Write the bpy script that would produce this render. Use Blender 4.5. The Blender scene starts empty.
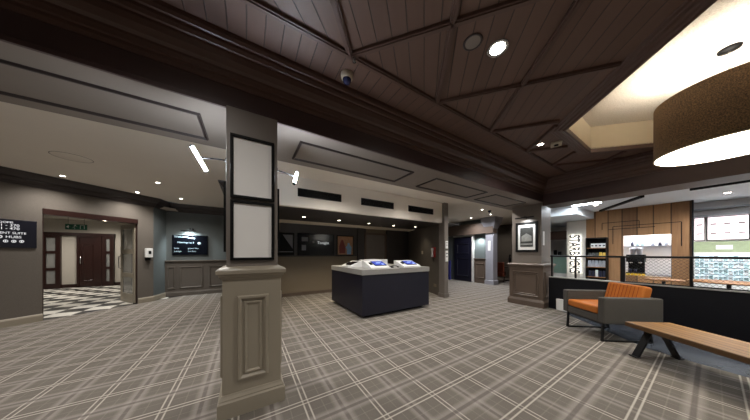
import bpy, bmesh, math, random
from mathutils import Vector, Matrix
random.seed(7)
C = bpy.context.scene.collection
PI = math.pi

# ------------------------------------------------------------------ materials
def lin(c):
    out = []
    for v in c:
        v = v / 255.0
        out.append(v / 12.92 if v <= 0.04045 else ((v + 0.055) / 1.055) ** 2.4)
    return (out[0], out[1], out[2], 1.0)

def nodes_of(name):
    m = bpy.data.materials.new(name); m.use_nodes = True
    nt = m.node_tree
    return m, nt, nt.nodes['Principled BSDF']

def mat(name, col, rough=0.6, metal=0.0, var=0.10, scale=6.0, bump=0.0, emit=None, estr=0.0, spec=None):
    m, nt, b = nodes_of(name)
    N, L = nt.nodes, nt.links
    tc = N.new('ShaderNodeTexCoord')
    nz = N.new('ShaderNodeTexNoise'); nz.inputs['Scale'].default_value = scale; nz.inputs['Detail'].default_value = 4
    L.new(tc.outputs['Object'], nz.inputs['Vector'])
    mx = N.new('ShaderNodeMix'); mx.data_type = 'RGBA'
    c = lin(col)
    mx.inputs[6].default_value = tuple(max(0, v * (1 - var)) for v in c[:3]) + (1,)
    mx.inputs[7].default_value = tuple(min(1, v * (1 + var)) for v in c[:3]) + (1,)
    L.new(nz.outputs['Fac'], mx.inputs[0]); L.new(mx.outputs[2], b.inputs['Base Color'])
    b.inputs['Roughness'].default_value = rough; b.inputs['Metallic'].default_value = metal
    if spec is not None: b.inputs['Specular IOR Level'].default_value = spec
    if bump > 0:
        n2 = N.new('ShaderNodeTexNoise'); n2.inputs['Scale'].default_value = scale * 12; n2.inputs['Detail'].default_value = 3
        L.new(tc.outputs['Object'], n2.inputs['Vector'])
        bp = N.new('ShaderNodeBump'); bp.inputs['Strength'].default_value = bump; bp.inputs['Distance'].default_value = 0.01
        L.new(n2.outputs['Fac'], bp.inputs['Height']); L.new(bp.outputs['Normal'], b.inputs['Normal'])
    if emit is not None:
        b.inputs['Emission Color'].default_value = lin(emit); b.inputs['Emission Strength'].default_value = estr
    return m

def math_node(nt, op, a, b=None, c=None):
    n = nt.nodes.new('ShaderNodeMath'); n.operation = op
    for i, v in enumerate((a, b, c)):
        if v is None: continue
        if isinstance(v, (int, float)): n.inputs[i].default_value = v
        else: nt.links.new(v, n.inputs[i])
    return n.outputs[0]

def stripe(nt, coord, period, centre, half, soft=0.004):
    """1 inside a stripe of the given half width, repeating"""
    s = math_node(nt, 'SUBTRACT', coord, centre - period / 2)
    w = math_node(nt, 'FLOORED_MODULO', s, period)
    d = math_node(nt, 'ABSOLUTE', math_node(nt, 'SUBTRACT', w, period / 2))
    mr = nt.nodes.new('ShaderNodeMapRange')
    mr.inputs['From Min'].default_value = half + soft; mr.inputs['From Max'].default_value = half - soft
    nt.links.new(d, mr.inputs['Value'])
    return mr.outputs['Result']

def mixc(nt, fac, a, b):
    mx = nt.nodes.new('ShaderNodeMix'); mx.data_type = 'RGBA'
    for i, v in ((0, fac), (6, a), (7, b)):
        if isinstance(v, (int, float, tuple)): mx.inputs[i].default_value = v
        else: nt.links.new(v, mx.inputs[i])
    return mx.outputs[2]

def carpet_mat():
    m, nt, b = nodes_of('plaid_carpet'); N, L = nt.nodes, nt.links
    tc = N.new('ShaderNodeTexCoord'); sp = N.new('ShaderNodeSeparateXYZ'); L.new(tc.outputs['Object'], sp.inputs[0])
    nz = N.new('ShaderNodeTexNoise'); nz.inputs['Scale'].default_value = 1.3; nz.inputs['Detail'].default_value = 5
    L.new(tc.outputs['Object'], nz.inputs['Vector'])
    col = mixc(nt, nz.outputs['Fac'], lin((97, 91, 85)), lin((115, 109, 101)))
    for ax, off in ((sp.outputs[0], 0.47), (sp.outputs[1], 0.36)):
        P = 0.55
        # broad lighter band with dark core
        f = stripe(nt, ax, P, off + P / 2, 0.055, 0.02); col = mixc(nt, math_node(nt, 'MULTIPLY', f, 0.42), col, lin((160, 153, 146)))
        f = stripe(nt, ax, P, off + P / 2, 0.017, 0.005); col = mixc(nt, math_node(nt, 'MULTIPLY', f, 0.6), col, lin((84, 76, 73)))
        f = stripe(nt, ax, P, off, 0.045, 0.012); col = mixc(nt, math_node(nt, 'MULTIPLY', f, 0.35), col, lin((98, 90, 86)))
        for s in (-0.022, 0.022):
            f = stripe(nt, ax, P, off + s, 0.0065, 0.003); col = mixc(nt, math_node(nt, 'MULTIPLY', f, 0.62), col, lin((198, 191, 179)))
        f = stripe(nt, ax, P, off + P * 0.25, 0.004, 0.003); col = mixc(nt, math_node(nt, 'MULTIPLY', f, 0.12), col, lin((180, 172, 162)))
        f = stripe(nt, ax, P, off + P * 0.75, 0.004, 0.003); col = mixc(nt, math_node(nt, 'MULTIPLY', f, 0.12), col, lin((180, 172, 162)))
    n2 = N.new('ShaderNodeTexNoise'); n2.inputs['Scale'].default_value = 160; n2.inputs['Detail'].default_value = 2
    L.new(tc.outputs['Object'], n2.inputs['Vector'])
    k = math_node(nt, 'MULTIPLY_ADD', n2.outputs['Fac'], 0.5, 0.75)
    vm = N.new('ShaderNodeVectorMath'); vm.operation = 'SCALE'; L.new(col, vm.inputs[0]); L.new(k, vm.inputs['Scale'])
    L.new(vm.outputs[0], b.inputs['Base Color'])
    b.inputs['Roughness'].default_value = 0.95; b.inputs['Specular IOR Level'].default_value = 0.1
    bp = N.new('ShaderNodeBump'); bp.inputs['Strength'].default_value = 0.25; bp.inputs['Distance'].default_value = 0.004
    L.new(n2.outputs['Fac'], bp.inputs['Height']); L.new(bp.outputs['Normal'], b.inputs['Normal'])
    return m

def plank_mat(name, c1, c2, direction, width, gap=0.004, rough=0.45, gapc=(14, 9, 8), grain=True, zax=False):
    """boards: 'direction' (x, y) is the vector ACROSS the boards"""
    m, nt, b = nodes_of(name); N, L = nt.nodes, nt.links
    tc = N.new('ShaderNodeTexCoord'); sp = N.new('ShaderNodeSeparateXYZ'); L.new(tc.outputs['Object'], sp.inputs[0])
    a = math_node(nt, 'MULTIPLY', sp.outputs[0], direction[0])
    v = math_node(nt, 'MULTIPLY_ADD', sp.outputs[1], direction[1], a)
    ids = math_node(nt, 'FLOOR', math_node(nt, 'DIVIDE', v, width))
    wn = N.new('ShaderNodeTexWhiteNoise'); wn.noise_dimensions = '1D'; L.new(ids, wn.inputs['W'])
    nz = N.new('ShaderNodeTexNoise'); nz.inputs['Detail'].default_value = 6; nz.inputs['Scale'].default_value = 3
    mp = N.new('ShaderNodeMapping'); L.new(tc.outputs['Object'], mp.inputs[0])
    if zax: mp.inputs['Scale'].default_value = (6, 8, 0.6)
    else:
        ang = math.atan2(direction[1], direction[0]); mp.vector_type = 'TEXTURE'
        mp.inputs['Rotation'].default_value = (0, 0, ang); mp.inputs['Scale'].default_value = (0.08, 1.2, 1)
    L.new(mp.outputs[0], nz.inputs['Vector'])
    f = math_node(nt, 'ADD', math_node(nt, 'MULTIPLY', wn.outputs['Value'], 0.5), math_node(nt, 'MULTIPLY', nz.outputs['Fac'], 0.5))
    col = mixc(nt, f, lin(c1), lin(c2))
    g = stripe(nt, v, width, 0.0, gap, gap * 0.5)
    col = mixc(nt, math_node(nt, 'MULTIPLY', g, 0.8), col, lin(gapc))
    L.new(col, b.inputs['Base Color']); b.inputs['Roughness'].default_value = rough
    bp = N.new('ShaderNodeBump'); bp.inputs['Strength'].default_value = 0.5; bp.inputs['Distance'].default_value = 0.006; bp.invert = True
    L.new(g, bp.inputs['Height']); L.new(bp.outputs['Normal'], b.inputs['Normal'])
    return m

def checker_mat():
    m, nt, b = nodes_of('checker_tile'); N, L = nt.nodes, nt.links
    tc = N.new('ShaderNodeTexCoord')
    ck = N.new('ShaderNodeTexChecker'); ck.inputs['Scale'].default_value = 1 / 0.42
    ck.inputs['Color1'].default_value = lin((222, 218, 208)); ck.inputs['Color2'].default_value = lin((22, 21, 22))
    L.new(tc.outputs['Object'], ck.inputs['Vector']); L.new(ck.outputs['Color'], b.inputs['Base Color'])
    b.inputs['Roughness'].default_value = 0.3
    return m

def speckle_mat(name, c1, c2, scale, rough=0.8, bump=0.3):
    m, nt, b = nodes_of(name); N, L = nt.nodes, nt.links
    tc = N.new('ShaderNodeTexCoord')
    nz = N.new('ShaderNodeTexNoise'); nz.inputs['Scale'].default_value = scale; nz.inputs['Detail'].default_value = 4; nz.inputs['Roughness'].default_value = 0.75
    L.new(tc.outputs['Object'], nz.inputs['Vector'])
    cr = N.new('ShaderNodeValToRGB'); cr.color_ramp.elements[0].position = 0.35; cr.color_ramp.elements[1].position = 0.65
    cr.color_ramp.elements[0].color = lin(c1); cr.color_ramp.elements[1].color = lin(c2)
    L.new(nz.outputs['Fac'], cr.inputs[0]); L.new(cr.outputs[0], b.inputs['Base Color'])
    b.inputs['Roughness'].default_value = rough
    bp = N.new('ShaderNodeBump'); bp.inputs['Strength'].default_value = bump; bp.inputs['Distance'].default_value = 0.01
    L.new(nz.outputs['Fac'], bp.inputs['Height']); L.new(bp.outputs['Normal'], b.inputs['Normal'])
    return m

def emis(name, col, s):
    m, nt, b = nodes_of(name)
    b.inputs['Base Color'].default_value = lin(col); b.inputs['Emission Color'].default_value = lin(col)
    b.inputs['Emission Strength'].default_value = s; b.inputs['Roughness'].default_value = 0.5
    return m

def glass_mat(name, tint=(225, 235, 235), alpha=0.25, rough=0.05):
    m, nt, b = nodes_of(name)
    b.inputs['Base Color'].default_value = lin(tint); b.inputs['Roughness'].default_value = rough
    b.inputs['Alpha'].default_value = alpha
    return m

M = dict(
    carpet=carpet_mat(),
    checker=checker_mat(),
    ceil_wood=plank_mat('dark_ceiling_boards', (88, 65, 54), (104, 78, 65), (0.7071, -0.7071), 0.13, gap=0.004, rough=0.5, gapc=(28, 20, 18)),
    ceil_border=plank_mat('dark_border_boards', (88, 65, 54), (104, 78, 65), (1.0, 0.0), 0.13, gap=0.004, rough=0.5, gapc=(28, 20, 18)),
    dark_wood=mat('dark_stained_wood', (84, 61, 52), 0.42, var=0.15, scale=5),
    beam_paint=mat('dark_beam_paint', (68, 50, 48), 0.5, var=0.1),
    soffit=mat('bounce_lit_soffit_taupe', (130, 119, 110), 0.5, var=0.06),  # floor bounce on the beam underside put into the tone; reused on small fittings
    groove=mat('dark_panel_moulding', (52, 43, 41), 0.5),
    taupe=mat('taupe_gloss_paint', (148, 139, 123), 0.42, var=0.05, scale=3),
    brown_panel=mat('brown_panelling_paint', (94, 80, 70), 0.45, var=0.07, scale=3),
    wallpaper=speckle_mat('taupe_textured_wallpaper', (92, 85, 78), (102, 95, 87), 90, 0.8, 0.1),
    teal_wall=mat('slate_teal_wall_paint', (92, 98, 98), 0.7, var=0.06),
    brown_wall=speckle_mat('brown_vinyl_wall', (112, 100, 84), (122, 110, 92), 60, 0.7, 0.05),
    side_wall=mat('grey_brown_wall_paint', (86, 79, 72), 0.7),
    shaft=mat('grey_taupe_shaft_paint', (122, 114, 107), 0.45, var=0.05, scale=3),
    wall_black=mat('blue_black_wall_paint', (9, 9, 17), 0.5, spec=0.3),
    dark_wall=mat('charcoal_wall_paint', (58, 54, 53), 0.6),
    cream=mat('cream_ceiling_paint', (236, 228, 216), 0.85, var=0.03, scale=2),
    bulkhead=mat('pale_bulkhead_paint', (238, 230, 218), 0.85, var=0.03),
    crown_dark=mat('dark_brown_cornice', (54, 47, 46), 0.4),
    stipple=speckle_mat('stippled_cream_plaster', (204, 195, 180), (236, 229, 216), 60, 0.9, 1.0),
    cream_edge=mat('cream_plaster_edge', (226, 213, 186), 0.8, var=0.04),
    black=mat('black_paint', (6, 6, 7), 0.6, spec=0.2),
    black_metal=mat('black_powder_coat', (20, 20, 22), 0.35, metal=0.3),
    navy=mat('navy_black_laminate', (12, 12, 32), 0.5, var=0.15),
    grey_top=mat('grey_stone_worktop', (150, 148, 144), 0.35, var=0.06, scale=25),
    white=mat('white_plastic', (226, 226, 224), 0.35, var=0.02),
    paper=mat('blank_white_paper', (238, 236, 233), 0.6, var=0.02, scale=2),
    chrome=mat('brushed_chrome', (190, 190, 190), 0.25, metal=1.0, var=0.03),
    mahogany=mat('mahogany_stain', (40, 20, 16), 0.35, var=0.2, scale=7),
    hall_white=mat('hall_cream_paint', (176, 169, 158), 0.8, var=0.03),
    grey_fabric=speckle_mat('grey_tweed_fabric', (52, 50, 48), (88, 84, 78), 220, 0.95, 0.4),
    orange=mat('orange_velvet_fabric', (176, 100, 28), 0.75, var=0.15, scale=9, bump=0.1),
    bench_wood=plank_mat('oiled_oak_planks', (98, 64, 28), (178, 134, 76), (0, 1), 0.092, gap=0.006, rough=0.4, gapc=(40, 24, 12)),
    timber=plank_mat('rough_sawn_timber', (96, 66, 40), (172, 130, 88), (0, 1), 0.31, gap=0.011, rough=0.7, gapc=(30, 20, 14), zax=True),
    shade=speckle_mat('gold_flecked_brown_shade', (46, 33, 20), (140, 108, 70), 110, 0.8, 0.25),
    diffuser=emis('glowing_lamp_diffuser', (255, 250, 238), 14.0),
    led=emis('white_led_strip', (226, 240, 255), 260.0),
    spot_on=emis('lit_downlight_lens', (255, 246, 230), 18.0),
    spot_small=emis('lit_small_downlight_lens', (255, 240, 216), 9.0),
    screen_black=mat('black_screen_glass', (10, 12, 18), 0.15),
    screen_blue=emis('blue_tablet_screen', (28, 52, 150), 0.4),
    screen_ui=emis('pale_screen_graphics', (150, 172, 225), 0.5),
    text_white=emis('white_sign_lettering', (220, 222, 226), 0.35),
    text_grey=emis('grey_screen_lettering', (150, 168, 176), 0.5),
    sign_navy=mat('navy_sign_board', (17, 18, 30), 0.35),
    green=mat('green_exit_sign', (22, 84, 66), 0.5),
    glass=glass_mat('clear_pane', (200, 205, 205), 0.18),
    frosted=glass_mat('grey_door_glass', (150, 150, 146), 0.62, 0.25),
    polished=mat('polished_blue_grey_floor', (78, 83, 92), 0.25, var=0.12, scale=3),
    cafe_floor=mat('cafe_grey_tile', (120, 116, 112), 0.4),
    cafe_ceiling=mat('pale_blue_white_ceiling', (214, 222, 230), 0.7, var=0.02),
    cafe_white=mat('cafe_white_wall', (225, 222, 220), 0.6, var=0.02),
    cafe_panel=emis('bright_ceiling_panel', (240, 248, 255), 24.0),
    steel=mat('brushed_steel_trim', (170, 172, 180), 0.3, metal=0.8),
    sign_wall=mat('pale_concrete_sign_panel', (206, 202, 194), 0.8, var=0.1),
    halo=emis('halo_lettering_edge', (250, 250, 245), 5.0),
    letter=mat('dark_raised_lettering', (44, 46, 48), 0.5),
    green_tile=mat('pale_green_tiles', (152, 164, 132), 0.5, var=0.2, scale=20),
    menu=emis('backlit_menu_panel', (246, 232, 236), 0.75),
    menu_ink=mat('dark_menu_print', (96, 76, 78), 0.6),
    teal_pack=mat('pale_teal_carton', (182, 212, 216), 0.5, var=0.15, scale=30),
    pale_pack=mat('pale_blue_carton', (190, 214, 220), 0.5, var=0.15, scale=30),
    white_pack=mat('white_carton', (222, 228, 230), 0.5, var=0.1, scale=30),
    chill_light=emis('chiller_back_light', (226, 244, 250), 0.8),
    yellow=mat('yellow_packaging', (206, 170, 52), 0.5),
    dark_pack=mat('dark_navy_packaging', (40, 44, 66), 0.45, var=0.3, scale=30),
    grey_pack=mat('grey_foil_pouch', (150, 156, 168), 0.35, var=0.25, scale=40),
    red=mat('red_plastic', (150, 32, 28), 0.35),
    poster_warm=mat('warm_poster_print', (150, 112, 82), 0.5, var=0.5, scale=14),
    poster_red=mat('red_poster_print', (110, 36, 30), 0.5),
    poster_blue=mat('pale_blue_poster_print', (120, 160, 196), 0.5),
    poster_grey=mat('grey_poster_print', (96, 96, 100), 0.5),
    photo_dark=mat('dark_photo_print', (52, 52, 50), 0.5, var=0.5, scale=14),
    photo_mid=mat('grey_photo_print', (134, 134, 130), 0.5, var=0.4, scale=20),
    table_wood=mat('brown_table_wood', (146, 100, 60), 0.45, var=0.25, scale=8),
    velvet_red=mat('rust_orange_upholstery', (110, 48, 26), 0.8),
    violet=mat('violet_blue_panel', (52, 52, 120), 0.4),
    grey_post=mat('pale_grey_post_paint', (150, 150, 158), 0.55),
    white_post=mat('bright_white_post_paint', (214, 212, 208), 0.5),
    grey_door=mat('grey_flush_door', (112, 105, 99), 0.5),
    dome=mat('tinted_camera_dome', (30, 34, 70), 0.08),
    ivory=mat('ivory_housing_plastic', (176, 164, 146), 0.5),
)

# ------------------------------------------------------------------ mesh builder
class MB:
    def __init__(s): s.v = []; s.f = []; s.sm = []
    def add(s, vs, fs, smooth=False, mtx=None):
        n = len(s.v)
        for p in vs:
            p = Vector(p)
            if mtx is not None: p = mtx @ p
            s.v.append(p)
        for f in fs: s.f.append([n + i for i in f]); s.sm.append(smooth)
        return s
    def box(s, x0, y0, z0, x1, y1, z1, mtx=None):
        vs = [(x, y, z) for z in (z0, z1) for y in (y0, y1) for x in (x0, x1)]
        return s.add(vs, [(0, 1, 3, 2), (4, 6, 7, 5), (0, 4, 5, 1), (2, 3, 7, 6), (0, 2, 6, 4), (1, 5, 7, 3)], mtx=mtx)
    def prism(s, pts, z0, z1, mtx=None):
        n = len(pts)
        vs = [(p[0], p[1], z0) for p in pts] + [(p[0], p[1], z1) for p in pts]
        fs = [tuple(range(n)), tuple(range(n, 2 * n))] + [(i, (i + 1) % n, n + (i + 1) % n, n + i) for i in range(n)]
        return s.add(vs, fs, mtx=mtx)
    def bar(s, a, b, w, d=None, up=(0, 0, 1)):
        a, b = Vector(a), Vector(b); d = w if d is None else d
        t = (b - a).normalized(); u = Vector(up)
        if abs(t.dot(u)) > 0.98: u = Vector((1, 0, 0))
        r = t.cross(u).normalized(); q = r.cross(t).normalized()
        vs = []
        for p in (a, b):
            for i, j in ((-1, -1), (1, -1), (1, 1), (-1, 1)): vs.append(p + r * (i * w / 2) + q * (j * d / 2))
        return s.add(vs, [(0, 1, 2, 3), (4, 7, 6, 5), (0, 4, 5, 1), (1, 5, 6, 2), (2, 6, 7, 3), (3, 7, 4, 0)])
    def tube(s, pts, r, n=10):
        pts = [Vector(p) for p in pts]
        k = len(pts); rings = []
        for i, p in enumerate(pts):
            t = ((pts[min(i + 1, k - 1)] - pts[max(i - 1, 0)])).normalized()
            u = Vector((0, 0, 1)) if abs(t.z) < 0.9 else Vector((1, 0, 0))
            a = t.cross(u).normalized(); b = a.cross(t).normalized()
            rr = r[i] if isinstance(r, (list, tuple)) else r
            rings.append([p + a * (rr * math.cos(2 * PI * j / n)) + b * (rr * math.sin(2 * PI * j / n)) for j in range(n)])
        vs = [p for ring in rings for p in ring]
        fs = [(i * n + j, i * n + (j + 1) % n, (i + 1) * n + (j + 1) % n, (i + 1) * n + j) for i in range(k - 1) for j in range(n)]
        s.add(vs, fs, True)
        return s.add(rings[0], [tuple(range(n))]).add(rings[-1], [tuple(range(n))])
    def lathe(s, prof, n=32, centre=(0, 0, 0), mtx=None, smooth=True):
        vs = []; k = len(prof); c = Vector(centre)
        for r, z in prof:
            for j in range(n):
                a = 2 * PI * j / n; vs.append(c + Vector((r * math.cos(a), r * math.sin(a), z)))
        fs = [(i * n + j, i * n + (j + 1) % n, (i + 1) * n + (j + 1) % n, (i + 1) * n + j) for i in range(k - 1) for j in range(n)]
        s.add(vs, fs, smooth, mtx)
        if prof[0][0] > 1e-4: pass
        return s
    def sweep(s, prof, path, closed=False):
        """profile (offset to the right of travel, z) along a level path with mitred corners"""
        P = [Vector((p[0], p[1])) for p in path]; n = len(P); k = len(prof); vs = []
        for i in range(n):
            def nrm(a, b):
                d = (b - a).normalized(); return Vector((d.y, -d.x))
            if closed or 0 < i < n - 1:
                n1 = nrm(P[i - 1], P[i]); n2 = nrm(P[i], P[(i + 1) % n]); m = (n1 + n2); m = m / max(0.2, m.dot(n1))
            elif i == 0: m = nrm(P[0], P[1])
            else: m = nrm(P[-2], P[-1])
            for o, z in prof: q = P[i] + m * o; vs.append((q.x, q.y, z))
        fs = []
        for i in range(n if closed else n - 1):
            for j in range(k):
                a, b = i * k, ((i + 1) % n) * k
                fs.append((a + j, a + (j + 1) % k, b + (j + 1) % k, b + j))
        if not closed: fs += [tuple(range(k)), tuple((n - 1) * k + j for j in range(k))]
        return s.add(vs, fs)
    def build(s, name, m, parent=None, bevel=0.0, seg=2):
        me = bpy.data.meshes.new(name); bm = bmesh.new()
        vs = [bm.verts.new(p) for p in s.v]
        for f, sm in zip(s.f, s.sm):
            try: fc = bm.faces.new([vs[i] for i in f]); fc.smooth = sm
            except ValueError: pass
        bmesh.ops.recalc_face_normals(bm, faces=bm.faces)
        bm.to_mesh(me); bm.free()
        me.materials.append(M[m] if isinstance(m, str) else m)
        o = bpy.data.objects.new(name, me); C.objects.link(o)
        if parent is not None: o.parent = parent
        if bevel > 0:
            b = o.modifiers.new('bevel', 'BEVEL'); b.width = bevel; b.segments = seg; b.limit_method = 'ANGLE'; b.angle_limit = 0.6
        return o

def thing(name, label, cat, loc=(0, 0, 0), rotz=0.0, group=None):
    o = bpy.data.objects.new(name, None); C.objects.link(o)
    o.location = loc; o.rotation_euler = (0, 0, rotz); o.empty_display_size = 0.1
    o['label'] = label; o['category'] = cat
    if group: o['group'] = group
    return o
def tag(o, label, cat, group=None, loc=None, rotz=None):
    o['label'] = label; o['category'] = cat
    if group: o['group'] = group
    if loc is not None: o.location = loc
    if rotz is not None: o.rotation_euler = (0, 0, rotz)
    return o
def struct(o, label=None):
    o['kind'] = 'structure'
    if label: o['label'] = label
    return o
def dup(root, loc, rotz=None, label=None):
    r = root.copy(); C.objects.link(r); r.location = loc
    if rotz is not None: r.rotation_euler = (0, 0, rotz)
    if label: r['label'] = label
    for ch in list(root.children):
        c = ch.copy(); C.objects.link(c); c.parent = r
        for g in list(ch.children):
            d = g.copy(); C.objects.link(d); d.parent = c
    return r
def text_mesh(s, size, mtx, extrude=0.001, align='LEFT', grow=0.0):
    cu = bpy.data.curves.new('lettering', 'FONT'); cu.body = s; cu.size = size; cu.extrude = extrude; cu.offset = grow; cu.align_x = align; cu.align_y = 'CENTER'
    cu.resolution_u = 3
    o = bpy.data.objects.new('lettering', cu); C.objects.link(o)
    bpy.context.view_layer.update()
    dg = bpy.context.evaluated_depsgraph_get()
    me = bpy.data.meshes.new_from_object(o.evaluated_get(dg))
    vs = [mtx @ v.co for v in me.vertices]; fs = [tuple(p.vertices) for p in me.polygons]
    C.objects.unlink(o); bpy.data.objects.remove(o); bpy.data.curves.remove(cu); bpy.data.meshes.remove(me)
    return vs, fs
def put_text(name, parent, m, items, extrude=0.001, grow=0.0):
    """items: (string, size, matrix, align); one part per line of lettering"""
    for s, size, mtx, al in items:
        vs, fs = text_mesh(s, size, mtx, extrude, al, grow)
        MB().add(vs, fs).build(name, m, parent)
def face_mtx(origin, right, up):
    r = Vector(right).normalized(); u = Vector(up).normalized(); n = r.cross(u)
    m = Matrix.Identity(4)
    for i in range(3): m[i][0] = r[i]; m[i][1] = u[i]; m[i][2] = n[i]; m[i][3] = origin[i]
    return m
def frame_ring(b, mtx, w, h, t, depth):
    """rectangular picture-style frame centred on mtx, in its xy plane, rising along z"""
    b.box(-w / 2, -h / 2, 0, w / 2, -h / 2 + t, depth, mtx); b.box(-w / 2, h / 2 - t, 0, w / 2, h / 2, depth, mtx)
    b.box(-w / 2, -h / 2 + t, 0, -w / 2 + t, h / 2 - t, depth, mtx); b.box(w / 2 - t, -h / 2 + t, 0, w / 2, h / 2 - t, depth, mtx)
def bevel_frame(b, mtx, w, h, t, depth):
    """mitred panel moulding with a sloped profile"""
    vs = []; prof = [(0, 0), (0.25 * t, depth), (0.6 * t, depth), (t, 0.15 * depth), (t, 0)]
    for o, z in prof:
        for sx, sy in ((-1, -1), (1, -1), (1, 1), (-1, 1)): vs.append((sx * (w / 2 - o), sy * (h / 2 - o), z))
    fs = []
    for k in range(4):
        for j in range(4): fs.append((k * 4 + j, k * 4 + (j + 1) % 4, k * 4 + 4 + (j + 1) % 4, k * 4 + 4 + j))
    b.add(vs, fs, mtx=mtx)

# ------------------------------------------------------------------ lights
def spot(loc, watts, col=(1, 0.955, 0.90), angle=150, rad=0.06, blend=1.0, aim=(0, 0, -1)):
    l = bpy.data.lights.new('lamp_light', 'SPOT'); l.energy = watts; l.color = col; l.spot_size = math.radians(angle); l.spot_blend = blend; l.shadow_soft_size = rad
    o = bpy.data.objects.new('lamp_light', l); C.objects.link(o); o.location = loc
    o.rotation_euler = Vector(aim).to_track_quat('-Z', 'Y').to_euler()
    return o
def point(loc, watts, col=(1, 0.955, 0.90), rad=0.1):
    l = bpy.data.lights.new('lamp_light', 'POINT'); l.energy = watts; l.color = col; l.shadow_soft_size = rad
    o = bpy.data.objects.new('lamp_light', l); C.objects.link(o); o.location = loc
    return o
def area(loc, watts, sx, sy, col=(1, 1, 1), aim=(0, 0, -1)):
    l = bpy.data.lights.new('lamp_light', 'AREA'); l.shape = 'RECTANGLE'; l.size = sx; l.size_y = sy; l.energy = watts; l.color = col
    o = bpy.data.objects.new('lamp_light', l); C.objects.link(o); o.location = loc
    o.rotation_euler = Vector(aim).to_track_quat('-Z', 'Y').to_euler()
    return o

# ================================================================== SETTING
LZ = 2.98      # lobby ceiling
WZ = 3.20      # boarded lounge ceiling
BZ = 2.69      # beam underside
struct(MB().prism([(-7, -5), (12.6, -5), (12.6, 9.3), (-1.56, 9.3), (-7, 3.86)], -0.06, 0).build('floor', 'carpet'), 'grey plaid carpet over the lounge and lobby')
struct(MB().prism([(-7, 3.86), (-1.56, 9.3), (-1.56, 14), (-10, 14), (-10, 0.86)], -0.06, 0).build('floor_hall', 'checker'), 'black and white checkered hall floor')
struct(MB().prism([(6.55, 1.95), (6.1, 1.62), (5.6, 1.1), (4.98, 0.48), (4.8, -0.2), (4.8, -4.9), (6.6, -4.9), (6.6, 1.95)], 0.0, 0.004).build('floor_strip', 'polished'), 'smooth blue grey floor under the low wall')
struct(MB().prism([(6.72, 2.2), (6.72, -4.9), (12.6, -4.9), (12.6, 5.0), (7.1, 2.75), (7.1, 2.2)], 0.0, 0.005).build('floor_cafe', 'cafe_floor'), 'grey cafe floor behind the low wall')

# --- door wall (45 degrees) with opening, its return and the screen wall
def wall_seg(b, p, q, z0, z1, th=0.14):
    """wall whose room side is the right-hand side going from p to q"""
    d = Vector((q[0] - p[0], q[1] - p[1])).normalized(); nl = Vector((-d.y, d.x)) * th
    b.prism([p, q, (q[0] + nl.x, q[1] + nl.y), (p[0] + nl.x, p[1] + nl.y)], z0, z1)
J0, J1 = (-3.59, 7.27), (-2.55, 8.31); DT = 2.24
b = MB()
wall_seg(b, (-7.1, 3.76), J0, 0, LZ); wall_seg(b, J0, J1, DT, LZ); wall_seg(b, J1, (-2.31, 8.55), 0, LZ)
struct(b.build('wall_left', 'wallpaper'), 'taupe wall with the hall doorway')
b = MB(); wall_seg(b, (-2.31, 8.55), (-2.19, 9.17), 0, LZ, 0.1); struct(b.build('wall_return', 'teal_wall'))
b = MB(); b.box(-2.3, 9.17, 0, -0.33, 9.3, LZ); struct(b.build('wall_back', 'teal_wall'), 'slate wall with the black screen')
b = MB(); b.box(-0.33, 5.8, 0, 0.3, 9.3, LZ); b.box(0.15, 4.5, 0, 0.3, 5.8, LZ); struct(b.build('wall_corner', 'brown_wall'))
# alcove
b = MB(); b.box(0.3, 7.2, 0, 6.3, 7.32, 2.36); struct(b.build('wall_alcove', 'brown_wall'), 'brown back wall of the alcove')
b = MB(); wall_seg(b, (6.2, 7.2), (5.33, 4.56), 0, LZ, 0.12); struct(b.build('wall_right', 'side_wall'), 'brown side wall of the alcove')
# the right-hand normal of this segment points away: rebuild with room side to the west
b = MB(); b.box(0.3, 4.5, 2.36, 5.3, 4.62, LZ); struct(b.build('wall_bulkhead', 'bulkhead'), 'pale bulkhead over the alcove')
b = MB(); b.box(0.3, 4.62, 2.36, 6.3, 6.45, 2.42); struct(b.build('ceiling_alcove', 'dark_wall'), 'dark soffit of the alcove')
b = MB(); b.box(0.3, 6.45, 2.36, 6.3, 7.2, 2.42); struct(b.build('ceiling_strip', 'cream'), 'pale strip at the back of the alcove soffit')
b = MB(); b.box(0.9, 7.16, 2.12, 4.0, 7.2, 2.36); struct(b.build('trim_1', 'dark_wall'), 'dark fascia over the screens')
# pier at the end of the bulkhead
b = MB(); b.box(5.28, 4.40, 0, 5.45, 4.62, LZ); b.box(5.26, 4.38, 0, 5.47, 4.64, 0.12); struct(b.build('wall_pier', 'grey_door'), 'narrow grey brown pier beside the alcove')

# lobby ceiling
struct(MB().prism([(-7.1, 3.0), (9.6, 3.0), (9.6, 9.3), (-1.5, 9.3), (-7.1, 3.8)], LZ, LZ + 0.08).build('ceiling_lobby', 'cream'), 'pale lobby ceiling')

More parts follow.
